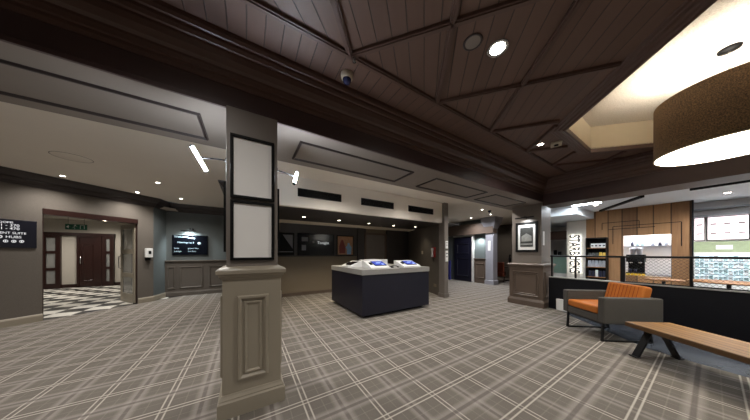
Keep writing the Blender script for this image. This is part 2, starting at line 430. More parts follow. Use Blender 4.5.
# lounge ceiling with the octagonal recess
octo = [(3.89, 1.10), (5.11, 1.11), (5.80, 0.42), (5.80, -1.30), (5.10, -2.00), (3.40, -2.00), (2.30, -1.40), (2.30, -0.49)]
OC = (4.25, -0.45)
outer = [(octo[0][0], 1.72), (octo[1][0], 1.72), (6.06, octo[2][1]), (6.06, octo[3][1]), (octo[4][0], -5), (octo[5][0], -5), (-7, octo[6][1]), (-7, octo[7][1])]
corners = {1: (6.06, 1.72), 3: (6.06, -5), 5: (-7, -5), 7: (-7, 1.72)}
b = MB()
for i in range(8):
    j = (i + 1) % 8
    poly = [octo[i], outer[i]] + ([corners[i]] if i in corners else []) + [outer[j], octo[j]]
    b.prism(poly, WZ, WZ + 0.03)
struct(b.build('ceiling_lounge', 'ceil_wood'), 'dark boarded lounge ceiling')
b = MB(); b.box(-7, 1.72, WZ, 6.4, 2.3, WZ + 0.03); b.box(6.06, -5, WZ, 6.4, 1.72, WZ + 0.03); struct(b.build('ceiling_border', 'ceil_border'))
# recess above the opening
b = MB(); b.prism([(OC[0] + (x - OC[0]) * 1.02, OC[1] + (y - OC[1]) * 1.02) for x, y in octo], WZ + 0.40, WZ + 0.46); struct(b.build('ceiling_recess', 'stipple'), 'stippled cream recess over the pendant')
b = MB()
oct_path = list(reversed(octo))   # counter-clockwise
b.sweep([(0, WZ), (0.05, WZ), (0.05, WZ + 0.40), (0, WZ + 0.40)], oct_path, True); struct(b.build('trim_2', 'cream_edge'), 'cream edge of the ceiling recess')
# moulded frame round the opening
b = MB(); b.sweep([(-0.005, WZ + 0.012), (-0.005, WZ - 0.05), (0.02, WZ - 0.05), (0.035, WZ - 0.035), (0.065, WZ - 0.035), (0.08, WZ - 0.022), (0.115, WZ - 0.022), (0.125, WZ - 0.012), (0.155, WZ - 0.012), (0.165, WZ - 0.001)], oct_path, True)
struct(b.build('trim_3', 'dark_wood'), 'dark moulded frame round the ceiling recess')
# lattice battens
def clip_line(p, q):
    """parts of p-q outside the frame octagon and inside the field"""
    N = 240; segs = []; cur = None
    lim = 0.165
    edges = []
    for i in range(8):
        A_, B_ = Vector(octo[i]), Vector(octo[(i + 1) % 8]); d_ = (B_ - A_).normalized(); edges.append((A_, Vector((-d_.y, d_.x))))
    for i in range(N + 1):
        t = i / N; x = p[0] + (q[0] - p[0]) * t; y = p[1] + (q[1] - p[1]) * t
        inside = all((Vector((x, y)) - A_).dot(n_) < lim for A_, n_ in edges)
        ok = (not inside) and -6.8 <= x <= 6.06 and -4.6 <= y <= 1.72
        if ok:
            if cur is None: cur = [(x, y), (x, y)]
            cur[1] = (x, y)
        elif cur: segs.append(cur); cur = None
    if cur: segs.append(cur)
    return segs
b = MB(); PX = 1.13; PY = 1.32
z1, z0 = WZ + 0.001, WZ - 0.03
def batten(p, q):
    if (Vector(p) - Vector(q)).length < 0.06: return
    b.bar((p[0], p[1], WZ - 0.012), (q[0], q[1], WZ - 0.012), 0.052, 0.026)
    b.bar((p[0], p[1], WZ - 0.028), (q[0], q[1], WZ - 0.028), 0.024, 0.012)
for k in range(-12, 12):
    x = 0.80 + PX * k
    for s in (1, -1):
        L_ = 6.3
        p = (x, 1.72); q = (x + s * L_ * PX / PY, 1.72 - L_)
        for sg in clip_line(p, q): batten(*sg)
    # diagonals entering from the right hand border
batten((-6.9, 1.72), (6.06, 1.72)); batten((6.06, 1.72), (6.06, -4.9))
struct(b.build('trim_4', 'dark_wood'), 'dark diamond lattice battens on the ceiling')

# beam over the columns and header to the cafe
b = MB(); b.box(-7.1, 2.22, BZ, 7.4, 3.15, WZ + 0.02); struct(b.build('trim_5', 'beam_paint'), 'dark beam over the columns')
b = MB(); b.box(-7.1, 2.235, BZ - 0.012, 7.4, 3.15, BZ); struct(b.build('trim_6', 'soffit'), 'beam underside with bounced light in its taupe colour')  # thin sheet coloured lighter than the beam to stand for bounced light
b = MB()
for x0, x1 in ((-6.6, -3.2), (-2.9, -0.36), (0.52, 2.25), (2.75, 4.3), (4.6, 6.0)):
    mt = Matrix.Translation(((x0 + x1) / 2, 2.72, BZ - 0.012)) @ Matrix.Rotation(PI, 4, 'X')
    bevel_frame(b, mt, x1 - x0, 0.52, 0.035, 0.018)
struct(b.build('trim_7', 'groove'), 'panel mouldings under the beam')
b = MB(); b.box(6.3, -5, 2.58, 6.9, 2.22, WZ + 0.02); struct(b.build('trim_8', 'beam_paint'), 'dark header over the cafe opening')
crown = [(0, 2.86), (0.02, 2.86), (0.035, 2.885), (0.035, 2.91), (0.06, 2.915), (0.075, 2.945), (0.075, 2.965), (0.11, 2.98), (0.15, 3.02), (0.165, 3.06), (0.165, 3.08), (0.19, 3.085), (0.205, 3.11), (0.205, 3.135), (0.23, 3.14), (0.245, 3.165), (0.245, WZ), (0, WZ)]
crown = [(o * 0.64, z) for o, z in crown]
b = MB(); b.sweep(crown, [(-7, 2.22), (6.3, 2.22), (6.3, -5)]); struct(b.build('trim_9', 'dark_wood'), 'dark stepped cornice of the lounge')
b = MB(); b.sweep([(0, BZ - 0.03), (0.02, BZ - 0.03), (0.02, BZ + 0.0), (0, BZ + 0.012)], [(-7, 2.22), (6.3, 2.22)]); struct(b.build('trim_10', 'beam_paint'))

# cornice, skirting and wainscot of the lobby
lobby = [(-7.1, 3.76), (-2.31, 8.55), (-2.19, 9.17), (-0.33, 9.17), (-0.33, 5.8), (0.15, 5.8)]
b = MB(); b.sweep([(0, 2.73), (0.02, 2.73), (0.03, 2.77), (0.06, 2.79), (0.08, 2.83), (0.08, 2.85), (0.12, 2.87), (0.17, 2.92), (0.19, 2.95), (0.20, LZ), (0, LZ)], lobby); struct(b.build('trim_11', 'crown_dark'), 'dark cornice of the lobby')
sk = [(0, 0), (0.025, 0), (0.025, 0.11), (0.018, 0.135), (0.008, 0.15), (0, 0.15)]
b = MB(); b.sweep(sk, [(-7.1, 3.76), J0]); b.sweep(sk, [J1, (-2.31, 8.55), (-2.19, 9.17)]); struct(b.build('baseboard_left', 'taupe'), 'taupe skirting of the doorway wall')
b = MB(); b.box(-2.2, 9.12, 0, -0.33, 9.17, 1.12)
b.sweep([(0.05, 0), (0.075, 0), (0.075, 0.11), (0.06, 0.15), (0.05, 0.15)], [(-2.2, 9.17), (-0.33, 9.17)])
b.sweep([(0.0, 1.08), (0.06, 1.09), (0.075, 1.12), (0.10, 1.13), (0.10, 1.16), (0.0, 1.165)], [(-2.2, 9.17), (-0.33, 9.17)])
for cx, w in ((-2.06, 0.2), (-1.56, 0.6), (-0.8, 0.62)):
    bevel_frame(b, face_mtx((cx, 9.12, 0.60), (1, 0, 0), (0, 0, 1)), w, 0.72, 0.05, 0.022)
struct(b.build('trim_12', 'side_wall'), 'brown wainscot panelling under the screen')
b = MB(); b.sweep(sk, [(0.3, 4.6), (0.3, 4.5)]); b.box(0.3, 7.18, 0, 6.15, 7.2, 0.1); struct(b.build('baseboard_back', 'brown_panel'))

# door trim on the opening
b = MB()
dd = Vector((0.7071, 0.7071)); nn = Vector((0.7071, -0.7071))
mt = Matrix.Identity(4); mt[0][0], mt[1][0] = dd.x, dd.y; mt[0][1], mt[1][1] = -dd.y, dd.x; mt[0][3], mt[1][3] = J0
DW = (Vector(J1) - Vector(J0)).length     # local frame: x along the wall, y into the hall
b.box(0, -0.012, DT - 0.035, DW, 0.16, DT + 0.085, mt)
b.box(-0.02, 0.02, 0, 0.02, 0.155, DT, mt); b.box(DW - 0.02, 0.02, 0, DW + 0.02, 0.155, DT, mt)
struct(b.build('trim_13', 'mahogany'), 'dark lintel and lining of the hall doorway')

# ---- the hall beyond the doorway
HZ = 2.75
struct(MB().prism([(-10, 0.86), (-7.1, 3.9), (-1.62, 9.42), (-1.56, 14), (-10, 14)], HZ, HZ + 0.08).build('ceiling_hall', 'hall_white'), 'cream hall ceiling')
b = MB(); b.box(-10, 13.6, 0, -1.56, 13.75, HZ); struct(b.build('wall_hall', 'hall_white'), 'cream hall wall beyond the doorway')
b = MB(); b.box(-1.62, 9.42, 0, -1.5, 13.6, HZ); struct(b.build('wall_hall_side', 'hall_white'))
b = MB(); b.box(-10.1, 0.5, 0, -10, 13.8, HZ); struct(b.build('wall_hall_end', 'hall_white'))

# closing walls of the lounge behind the camera
b = MB(); b.box(-7.2, -5.15, 0, 12.7, -5, 3.3); struct(b.build('wall_front', 'wallpaper'))
b = MB(); b.box(-7.25, -5.1, 0, -7.1, 3.8, 3.3); struct(b.build('wall_lounge_end', 'wallpaper'))

# ================================================================== HALL JOINERY
def hall_screen(x0, x1, label):
    t = thing('glazed_screen', label, 'glazed screen', ((x0 + x1) / 2, 13.56, 0), 0, 'dark wood glazed screens')
    w = x1 - x0; f = MB(); H_ = 2.1
    f.box(-w / 2, -0.04, 0, -w / 2 + 0.12, 0.04, H_); f.box(w / 2 - 0.12, -0.04, 0, w / 2, 0.04, H_)
    for z in (0, 0.72, 1.38, 2.0): f.box(-w / 2 + 0.12, -0.04, z, w / 2 - 0.12, 0.04, z + (0.2 if z == 0 else 0.1))
    f.build('frame', 'mahogany', t)
    for z0_, z1_ in ((0.2, 0.72), (0.82, 1.38), (1.48, 2.0)):
        MB().box(-w / 2 + 0.12, -0.008, z0_, w / 2 - 0.12, 0.008, z1_).build('pane', 'frosted', t)
    return t
hall_screen(-6.72, -6.26, 'dark wood glazed screen at the left of the hall')
hall_screen(-5.20, -4.86, 'narrow dark wood glazed screen beside the brown hall door')
b = MB(); b.box(-6.75, 13.50, 2.1, -4.84, 13.6, 2.22); b.box(-6.26, 13.57, 0, -5.86, 13.6, 0.14); b.box(-4.86, 13.57, 0, -3, 13.6, 0.14); b.box(-7.6, 13.57, 0, -6.72, 13.6, 0.14); struct(b.build('trim_14', 'mahogany'), 'dark wood head rail in the hall')
t = thing('door_1', 'reddish brown panelled door at the back of the hall', 'door', (-5.545, 13.56, 0)); t['kind'] = 'structure'
MB().box(-0.25, -0.03, 0.02, 0.17, 0.03, 2.05).build('door_leaf', 'mahogany', t, 0.004)
b = MB(); b.box(-0.31, -0.05, 0, -0.25, 0.05, 2.1); b.box(0.17, -0.05, 0, 0.34, 0.05, 2.1); b.box(-0.25, -0.05, 2.05, 0.17, 0.05, 2.1); b.build('door_frame', 'mahogany', t)
MB().tube([(-0.20, -0.03, 0.95), (-0.20, -0.08, 0.97), (-0.20, -0.08, 1.25), (-0.20, -0.03, 1.27)], 0.014).build('handle', 'chrome', t)
b = MB(); bevel_frame(b, face_mtx((-0.02, -0.03, 1.0), (1, 0, 0), (0, 0, 1)), 0.28, 1.5, 0.04, 0.012); b.build('panel_moulding', 'mahogany', t)
# second door further right
t = thing('door_2', 'plain brown door seen through the glazed hall screen', 'door', (-3.95, 13.56, 0)); t['kind'] = 'structure'
MB().box(-0.4, -0.03, 0.02, 0.4, 0.03, 2.05).build('door_leaf', 'mahogany', t, 0.004)
MB().tube([(-0.32, -0.03, 0.95), (-0.32, -0.07, 0.97), (-0.32, -0.07, 1.2), (-0.32, -0.03, 1.22)], 0.014).build('handle', 'chrome', t)
# green exit sign hung in the hall
t = thing('exit_sign', 'hanging green exit sign with white running figure and arrow in the hall', 'sign', (-5.16, 11.9, 2.23))
MB().box(-0.24, -0.015, 0, 0.24, 0.015, 0.19).build('panel', 'green', t)
b = MB()
b.lathe([(0.001, -0.002), (0.02, -0.002), (0.02, 0.002), (0.001, 0.002)], 12, mtx=face_mtx((-0.02, -0.018, 0.155), (1, 0, 0), (0, 0, 1)))
for a_, c_ in (((-0.02, 0.13), (-0.05, 0.08)), ((-0.05, 0.08), (-0.02, 0.05)), ((-0.02, 0.05), (-0.04, 0.02)), ((-0.05, 0.08), (-0.09, 0.06)), ((-0.02, 0.13), (0.03, 0.1)), ((-0.02, 0.13), (-0.075, 0.12))):
    b.bar((a_[0], -0.017, a_[1]), (c_[0], -0.017, c_[1]), 0.02, 0.004)
b.build('running_figure', 'white', t)
b = MB(); b.bar((-0.165, -0.017, 0.095), (-0.12, -0.017, 0.095), 0.025, 0.004); b.add([(-0.215, -0.019, 0.095), (-0.16, -0.019, 0.15), (-0.16, -0.019, 0.04)], [(0, 1, 2)]); b.build('arrow', 'white', t)
b = MB(); b.box(0.09, -0.018, 0.03, 0.10, -0.015, 0.16); b.box(0.18, -0.018, 0.03, 0.19, -0.015, 0.16); b.box(0.10, -0.018, 0.15, 0.18, -0.015, 0.16); b.build('doorway_symbol', 'white', t)
for x in (-0.18, 0.18): MB().tube([(x, 0, 0.19), (x, 0, HZ - 2.23)], 0.008).build('hanger', 'chrome', t)

# open glazed door leaf, hinged on the right jamb
hx, hy = -2.60, 8.33
ex, ey = -3.10, 9.04
ang = math.atan2(ey - hy, ex - hx)
t = thing('door_3', 'open grey glazed door leaf in the hall doorway', 'door', (hx, hy, 0), ang); t['kind'] = 'structure'
b = MB(); b.box(0, -0.02, 0.02, 0.11, 0.02, 2.2); b.box(0.76, -0.02, 0.02, 0.87, 0.02, 2.2)
for z in (0.02, 0.72, 1.38, 2.08): b.box(0.11, -0.02, z, 0.76, 0.02, z + (0.24 if z < 0.1 else 0.12))
b.build('door_frame', 'taupe', t, 0.003)
for z0_, z1_ in ((0.26, 0.72), (0.84, 1.38), (1.50, 2.08)): MB().box(0.11, -0.006, z0_, 0.76, 0.006, z1_).build('pane', 'frosted', t)
MB().tube([(0.81, 0.02, 0.95), (0.81, 0.07, 0.97), (0.81, 0.07, 1.3), (0.81, 0.02, 1.32)], 0.012).build('handle', 'chrome', t)

# ================================================================== COLUMNS
def square(cx, cy, hx_, hy_): return [(cx - hx_, cy - hy_), (cx + hx_, cy - hy_), (cx + hx_, cy + hy_), (cx - hx_, cy + hy_)]
def column(label, loc, hx_, hy_, top, ledge, m_ped, m_shaft, panels, shaft_in):
    t = thing('column', label, 'column', loc)
    b = MB(); b.sweep([(-hx_ * 0.5, 0), (0.032, 0), (0.032, 0.13), (0.022, 0.145), (0.022, 0.155), (0.010, 0.175), (0.004, 0.19), (-hx_ * 0.5, 0.19)], square(0, 0, hx_, hy_), True)
    b.build('plinth', m_ped, t)
    b = MB(); b.box(-hx_, -hy_, 0.0, hx_, hy_, ledge - 0.1); ped = b.build('pedestal', m_ped, t, 0.004)
    b = MB()
    for o, r, u, w, h, z in panels:
        mt = face_mtx(o, r, (0, 0, 1)); bevel_frame(b, mt, w, h, 0.04, 0.022)
        bevel_frame(b, mt @ Matrix.Translation((0, 0, 0)), w - 0.10, h - 0.10, 0.03, 0.012)
    b.build('panel_moulding', m_ped, ped)
    L0 = ledge
    b = MB(); b.sweep([(-0.06, L0 - 0.12), (0.004, L0 - 0.12), (0.010, L0 - 0.10), (0.022, L0 - 0.09), (0.026, L0 - 0.075), (0.040, L0 - 0.065), (0.042, L0 - 0.035), (0.030, L0 - 0.022), (-0.012, L0 - 0.004), (-0.06, L0)], square(0, 0, hx_, hy_), True)
    b.box(-hx_ + 0.03, -hy_ + 0.03, L0 - 0.1, hx_ - 0.03, hy_ - 0.03, L0 - 0.003); b.build('ledge', m_ped, t)
    MB().box(-hx_ + shaft_in, -hy_ + shaft_in, L0 - 0.02, hx_ - shaft_in, hy_ - shaft_in, top).build('shaft', m_shaft, t, 0.003)
    return t
cpan = []
h_ = 0.228
for r, o in (((1, 0, 0), (0, -h_, 0.655)), ((0, 1, 0), (h_, 0, 0.655)), ((-1, 0, 0), (0, h_, 0.655)), ((0, -1, 0), (-h_, 0, 0.655))):
    cpan.append((o, r, None, 0.245, 0.74, 0))
CX, CY = 0.052, 2.40
column('square taupe column with moulded pedestal in the middle of the lobby', (CX, CY, 0), 0.228, 0.228, BZ - 0.012, 1.285, 'taupe', 'shaft', cpan, 0.026)
px_, py_ = 0.34, 0.395
fpan = [((-px_, 0, 0.58), (0, -1, 0), None, 0.62, 0.66, 0), ((0, -py_, 0.58), (1, 0, 0), None, 0.5, 0.66, 0)]
FX, FY = 6.71, 2.635
column('brown panelled column beside the orange armchair and cafe opening', (FX, FY, 0), px_, py_, BZ - 0.012, 1.13, 'brown_panel', 'shaft', fpan, 0.05)

# blank posters on the near column
fy = CY - 0.202
for z0_, z1_, lb in ((1.885, 2.44, 'upper black framed blank white poster on the near column'), (1.335, 1.865, 'lower black framed blank white poster on the near column')):
    t = thing('blank_poster', lb, 'picture frame', (CX, fy, (z0_ + z1_) / 2), 0, 'blank posters on the column')
    b = MB(); frame_ring(b, face_mtx((0, 0, 0), (1, 0, 0), (0, 0, 1)), 0.345, z1_ - z0_, 0.024, 0.022); b.build('frame', 'black', t, 0.003)
    w, h = 0.345 - 0.048, z1_ - z0_ - 0.048
    MB().box(-w / 2, -0.006, -h / 2, w / 2, -0.001, h / 2).build('poster', 'paper', t)
    # edge-on frames on the column sides
for sx, lb in ((-1, 'black frame seen edge-on on the left side of the near column'), (1, 'black frame seen edge-on on the right side of the near column')):
    t = thing('blank_poster', lb, 'picture frame', (CX + sx * 0.202, CY, 1.72), 0)
    b = MB(); frame_ring(b, face_mtx((0, 0, 0), (0, sx, 0), (0, 0, 1)), 0.33, 0.62, 0.024, 0.02); b.build('frame', 'black', t)
    x0_, x1_ = sorted((sx * 0.001, sx * 0.006)); MB().box(x0_, -0.141, -0.286, x1_, 0.141, 0.286).build('poster', 'paper', t)

# led bar lights on the near column
def led_bar(label, root, a, c, arm):
    t = thing('led_bar_light', label, 'light', root, 0, 'led bars on the column')
    R_ = Vector(root); a, c, arm = Vector(a) - R_, Vector(c) - R_, Vector(arm) - R_
    ab = (c - a).normalized()
    b = MB(); b.tube([a, c], 0.013); b.build('tube', 'led', t)
    for q0, q1 in ((a - ab * 0.012, a), (c, c + ab * 0.012)): MB().tube([q0, q1], 0.016).build('end_cap', 'black_metal', t)
    mid = (a + c) / 2
    b = MB(); b.tube([arm, (arm + mid) / 2 + Vector((0, 0, 0.01)), mid + Vector((0, 0.0, 0.012))], 0.006); b.build('arm', 'black_metal', t)
    b = MB(); b.lathe([(0.001, 0), (0.022, 0), (0.022, 0.012), (0.001, 0.012)], 16, mtx=Matrix.Translation(arm) @ Matrix.Rotation(PI / 2 * (1 if arm.x > mid.x else -1), 4, 'Y') @ Matrix.Translation((0, 0, -0.012))); b.build('mount', 'black_metal', t)
led_bar('glowing white bar light on the left of the near column', (CX - 0.202, 2.30, 2.24), (-0.385, 2.27, 2.285), (-0.30, 2.33, 2.12), (CX - 0.202, 2.30, 2.235))
led_bar('glowing white bar light on the right of the near column', (CX + 0.202, 2.30, 2.24), (0.475, 2.42, 2.285), (0.425, 2.30, 2.13), (CX + 0.202, 2.30, 2.235))


# framed photograph on the far column and its picture light
fx = FX - px_ + 0.05
t = thing('framed_photograph', 'black framed black and white photograph on the brown column', 'picture', (fx, 2.62, 1.83))
b = MB(); frame_ring(b, face_mtx((0, 0, 0), (0, -1, 0), (0, 0, 1)), 0.52, 0.80, 0.055, 0.03); b.build('frame', 'black', t, 0.003)
MB().box(-0.012, -0.205, -0.345, -0.002, 0.205, 0.345).build('mount_board', 'paper', t)
b = MB(); b.box(-0.016, -0.15, -0.26, -0.012, 0.15, 0.26); pr = b.build('print', 'photo_dark', t)
b = MB(); b.add([(-0.018, 0.12, -0.12), (-0.018, -0.12, -0.12), (-0.018, -0.12, 0.02), (-0.018, 0.0, 0.10), (-0.018, 0.12, 0.02)], [(0, 1, 2, 3, 4)]); b.box(-0.018, -0.14, -0.22, -0.0165, 0.14, -0.17); b.build('pictured_house', 'photo_mid', pr)
t = thing('picture_light', 'slim dark picture light above the photograph on the brown column', 'light', (fx, 2.62, 2.36))
MB().tube([(-0.14, -0.22, -0.02), (-0.14, 0.22, -0.02)], 0.018).build('lamp_bar', 'black_metal', t)
MB().tube([(0, 0, -0.04), (-0.05, 0, 0.03), (-0.10, 0, 0.03), (-0.14, 0, -0.02)], 0.008).build('arm', 'black_metal', t)
spot((fx - 0.14, 2.62, 2.31), 16, (0.92, 0.97, 1), 140, 0.05, 1, (0.45, 0, -1))
# notice on the cafe side of that column
t = tag(MB().box(-0.05, -0.004, -0.18, 0.05, 0.0, 0.18).build('notice', 'paper'), 'tall white notice on the cafe side of the brown column', 'notice', loc=(6.55, FY - py_ + 0.049, 1.78))

# ================================================================== LEFT WALL FITTINGS
# directional sign
def onwall(s, z, off=0.0):
    """point on the 45 degree wall, s metres from the door jamb J0 (negative to the left)"""
    return (J0[0] + dd.x * s + nn.x * off, J0[1] + dd.y * s + nn.y * off, z)
t = thing('directory_sign', 'black directory sign with white room numbers on the taupe wall', 'sign', onwall(-0.62, 1.77), math.radians(45))
MB().box(-0.55, -0.022, -0.27, 0.55, -0.001, 0.27).build('board', 'sign_navy', t, 0.003)
def tm(x, z): return face_mtx((x, -0.0235, z), (1, 0, 0), (0, 0, 1))
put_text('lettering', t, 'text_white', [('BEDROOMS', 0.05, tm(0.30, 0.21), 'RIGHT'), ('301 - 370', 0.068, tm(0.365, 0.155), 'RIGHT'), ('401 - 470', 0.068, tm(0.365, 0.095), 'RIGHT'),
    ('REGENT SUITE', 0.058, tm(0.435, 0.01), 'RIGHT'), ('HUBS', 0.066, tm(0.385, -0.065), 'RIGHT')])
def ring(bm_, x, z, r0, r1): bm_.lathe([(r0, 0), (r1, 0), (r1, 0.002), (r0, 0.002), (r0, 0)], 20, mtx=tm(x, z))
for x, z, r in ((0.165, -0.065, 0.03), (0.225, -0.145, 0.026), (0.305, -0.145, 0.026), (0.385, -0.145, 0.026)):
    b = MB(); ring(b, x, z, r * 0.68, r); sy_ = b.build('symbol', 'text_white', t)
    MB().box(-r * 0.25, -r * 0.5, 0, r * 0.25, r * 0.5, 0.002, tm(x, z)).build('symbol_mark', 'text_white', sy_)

# sanitiser dispenser
sx_ = (Vector((-2.40, 8.46)) - Vector(J0)).dot(dd)
t = thing('sanitiser_dispenser', 'white hand sanitiser dispenser on the wall right of the doorway', 'dispenser', onwall(sx_, 1.40), math.radians(45))
MB().box(-0.075, -0.09, -0.13, 0.075, -0.001, 0.13).build('body', 'white', t, 0.018, 3)
MB().box(-0.03, -0.094, -0.03, 0.03, -0.088, 0.06).build('level_window', 'black', t)
b = MB(); b.box(-0.06, -0.10, -0.21, 0.06, -0.001, -0.20); b.box(-0.06, -0.012, -0.20, 0.06, -0.001, -0.12); b.build('drip_tray', 'black', t)

# screen and picture light on the slate wall
t = thing('display_screen', 'black display screen with white event lettering on the slate wall', 'screen', (-1.59, 9.17, 1.665))
MB().box(-0.45, -0.05, -0.325, 0.45, -0.001, 0.325).build('body', 'screen_black', t, 0.004)
MB().box(-0.1, -0.004, -0.1, 0.1, 0.002, 0.1).build('wall_mount', 'black_metal', t)
def tv(x, z): return face_mtx((x, -0.0515, z), (1, 0, 0), (0, 0, 1))
put_text('lettering', t, 'text_grey', [('Welcome', 0.085, tv(-0.40, 0.265), 'LEFT'), ('Today', 0.08, tv(-0.08, 0.235), 'LEFT'), ('Meetings', 0.075, tv(-0.32, 0.08), 'LEFT'), ('at 9', 0.075, tv(-0.02, 0.075), 'LEFT'),
    ('Suite', 0.06, tv(-0.40, -0.11), 'LEFT'), ('ground floor', 0.055, tv(-0.06, -0.11), 'LEFT'), ('Lounge', 0.06, tv(-0.40, -0.21), 'LEFT'), ('first floor', 0.055, tv(-0.06, -0.21), 'LEFT')])
b = MB(); b.lathe([(0.001, 0.0), (0.045, 0.0), (0.045, 0.002), (0.001, 0.002)], 20, mtx=tv(0.23, 0.06)); b.build('round_badge', 'text_grey', t)
t = thing('picture_light', 'small dark picture light above the black screen', 'light', (-1.62, 9.17, 2.13))
MB().tube([(-0.19, -0.16, 0.0), (0.19, -0.16, 0.0)], 0.02).build('lamp_bar', 'black_metal', t)
b = MB(); b.tube([(0.06, -0.001, 0.05), (0.06, -0.08, 0.08), (0.06, -0.16, 0.02)], 0.01); b.box(0.0, -0.012, 0.03, 0.12, -0.001, 0.09); b.build('arm', 'black_metal', t)
spot((-1.62, 8.98, 2.10), 60, (0.86, 0.97, 1), 150, 0.08, 1, (0, 0.55, -1))

# ================================================================== ALCOVE FITTINGS
for x0_, x1_, lb in ((0.9, 1.86, 'left black vent grille in the pale bulkhead'), (2.38, 3.36, 'middle black vent grille in the pale bulkhead'), (3.88, 4.87, 'right black vent grille in the pale bulkhead')):
    w = x1_ - x0_; t = thing('vent_grille', lb, 'vent', ((x0_ + x1_) / 2, 4.5, 2.66), 0, 'vent grilles on the bulkhead')
    MB().box(-w / 2, -0.006, -0.085, w / 2, -0.001, 0.085).build('backing', 'black', t)
    b = MB(); frame_ring(b, face_mtx((0, 0, 0), (1, 0, 0), (0, 0, 1)), w, 0.17, 0.012, 0.016); b.build('frame', 'black_metal', t)
    b = MB()
    for k in range(7): b.box(-w / 2 + 0.012, -0.013, -0.066 + k * 0.022 - 0.003, w / 2 - 0.012, -0.006, -0.066 + k * 0.022 + 0.003)
    b.build('louvres', 'black_metal', t)

def downlight(loc, label, group, lens='spot_small', r=0.045, watts=0, col=(1, 0.9, 0.76), angle=130, ring='white'):
    t = thing('downlight', label, 'light', loc, 0, group)
    b = MB(); b.lathe([(r, 0), (r * 1.35, 0.0), (r * 1.45, -0.004), (r * 1.35, -0.008), (r, -0.006), (r, 0)], 20); b.build('trim_ring', ring, t)
    b = MB(); b.lathe([(0.0005, -0.003), (r, -0.003), (r, -0.0005), (0.0005, -0.0005)], 20); b.build('lens', lens, t)
    if watts: spot((loc[0], loc[1], loc[2] - 0.03), watts, col, angle, 0.05)
    return t
ords = ['first', 'second', 'third', 'fourth', 'fifth']
for i, (x, y) in enumerate(((1.30, 5.70), (2.31, 5.75), (3.38, 5.85), (4.38, 5.85), (5.28, 5.72))):
    downlight((x, y, 2.36), ords[i] + ' downlight from the left in the dark alcove soffit', 'alcove downlights', watts=(60, 60, 50, 40, 14)[i], angle=105, col=(1, 0.88, 0.68), ring='chrome')

# posters and screens on the alcove back wall
def bracket(t, d=0.002):
    MB().box(-0.1, -0.004, -0.1, 0.1, d, 0.1).build('wall_mount', 'black_metal', t)
def wallpanel(x0_, x1_, z0_, z1_, name, label, cat):
    t = thing(name, label, cat, ((x0_ + x1_) / 2, 7.16, (z0_ + z1_) / 2)); w, h = x1_ - x0_, z1_ - z0_
    MB().box(-w / 2, -0.045, -h / 2, w / 2, -0.001, h / 2).build('body', 'screen_black', t, 0.004); bracket(t)
    return t, w, h
b = MB(); b.box(0.5, 7.16, 1.28, 3.6, 7.2, 2.12); struct(b.build('trim_15', 'dark_wall'), 'dark backing band behind the alcove posters')
t, w, h = wallpanel(0.72, 1.32, 1.32, 2.05, 'poster_board', 'dark poster with a grey slanted shape, left in the alcove', 'poster')
b = MB(); b.add([(-0.05, -0.047, 0.3), (0.25, -0.047, 0.3), (0.25, -0.047, -0.15)], [(0, 1, 2)]); b.box(-0.26, -0.047, -0.26, 0.26, -0.0465, -0.23); b.build('printed_shape', 'poster_grey', t)
t, w, h = wallpanel(1.42, 2.68, 1.32, 2.06, 'display_screen', 'wide dark screen with small white writing in the alcove', 'screen')
put_text('lettering', t, 'text_white', [('Tonight', 0.13, face_mtx((0.02, -0.0465, 0.06), (1, 0, 0), (0, 0, 1)), 'LEFT')])
MB().box(-0.50, -0.047, 0.10, -0.30, -0.0465, 0.24).build('screen_graphic', 'poster_grey', t); MB().box(-0.50, -0.047, -0.20, -0.36, -0.0465, -0.02).build('screen_graphic', 'poster_grey', t); MB().lathe([(0.0005, 0), (0.04, 0), (0.04, 0.001), (0.0005, 0.001)], 16, mtx=face_mtx((-0.12, -0.0465, 0.08), (1, 0, 0), (0, 0, 1))).build('screen_graphic', 'poster_grey', t)
t, w, h = wallpanel(2.78, 3.44, 1.30, 2.04, 'poster_board', 'warm toned poster with a red figure and a pale blue figure, right in the alcove', 'poster')
MB().box(-w / 2 + 0.03, -0.0475, -h / 2 + 0.04, w / 2 - 0.03, -0.0455, h / 2 - 0.03).build('poster_print', 'poster_warm', t)
def blob(b, pts, y): b.add([(p[0], y, p[1]) for p in pts], [tuple(range(len(pts)))])
b = MB(); blob(b, [(-0.24, -0.28), (-0.02, -0.28), (0.0, -0.05), (-0.06, 0.10), (-0.09, 0.20), (-0.15, 0.22), (-0.20, 0.12), (-0.25, -0.04)], -0.049); b.build('red_figure', 'poster_red', t)
b = MB(); blob(b, [(0.06, -0.32), (0.22, -0.32), (0.25, -0.05), (0.18, 0.02), (0.16, 0.10), (0.09, 0.10), (0.08, 0.02), (0.0, -0.06), (0.05, -0.12)], -0.049); b.build('blue_figure', 'poster_blue', t)

# flush door in the back wall of the alcove
t = thing('door_4', 'grey flush door in the dark back wall of the alcove', 'door', (4.45, 7.2, 0)); t['kind'] = 'structure'
MB().box(-0.44, -0.04, 0.01, 0.44, -0.001, 2.12).build('door_leaf', 'grey_door', t, 0.003)
b = MB(); b.box(-0.52, -0.07, 0, -0.44, -0.001, 2.2); b.box(0.44, -0.07, 0, 0.52, -0.001, 2.2); b.box(-0.52, -0.07, 2.12, 0.52, -0.001, 2.2); b.build('door_frame', 'brown_panel', t)
MB().tube([(0.36, -0.04, 1.0), (0.36, -0.08, 1.0), (0.26, -0.08, 1.0)], 0.01).build('handle', 'chrome', t)
b = MB(); b.box(3.62, 7.12, 0, 3.9, 7.2, 2.36); b.box(4.99, 7.12, 0, 6.15, 7.2, 2.36); struct(b.build('wall_panel', 'dark_wall'), 'charcoal wall either side of the flush door')

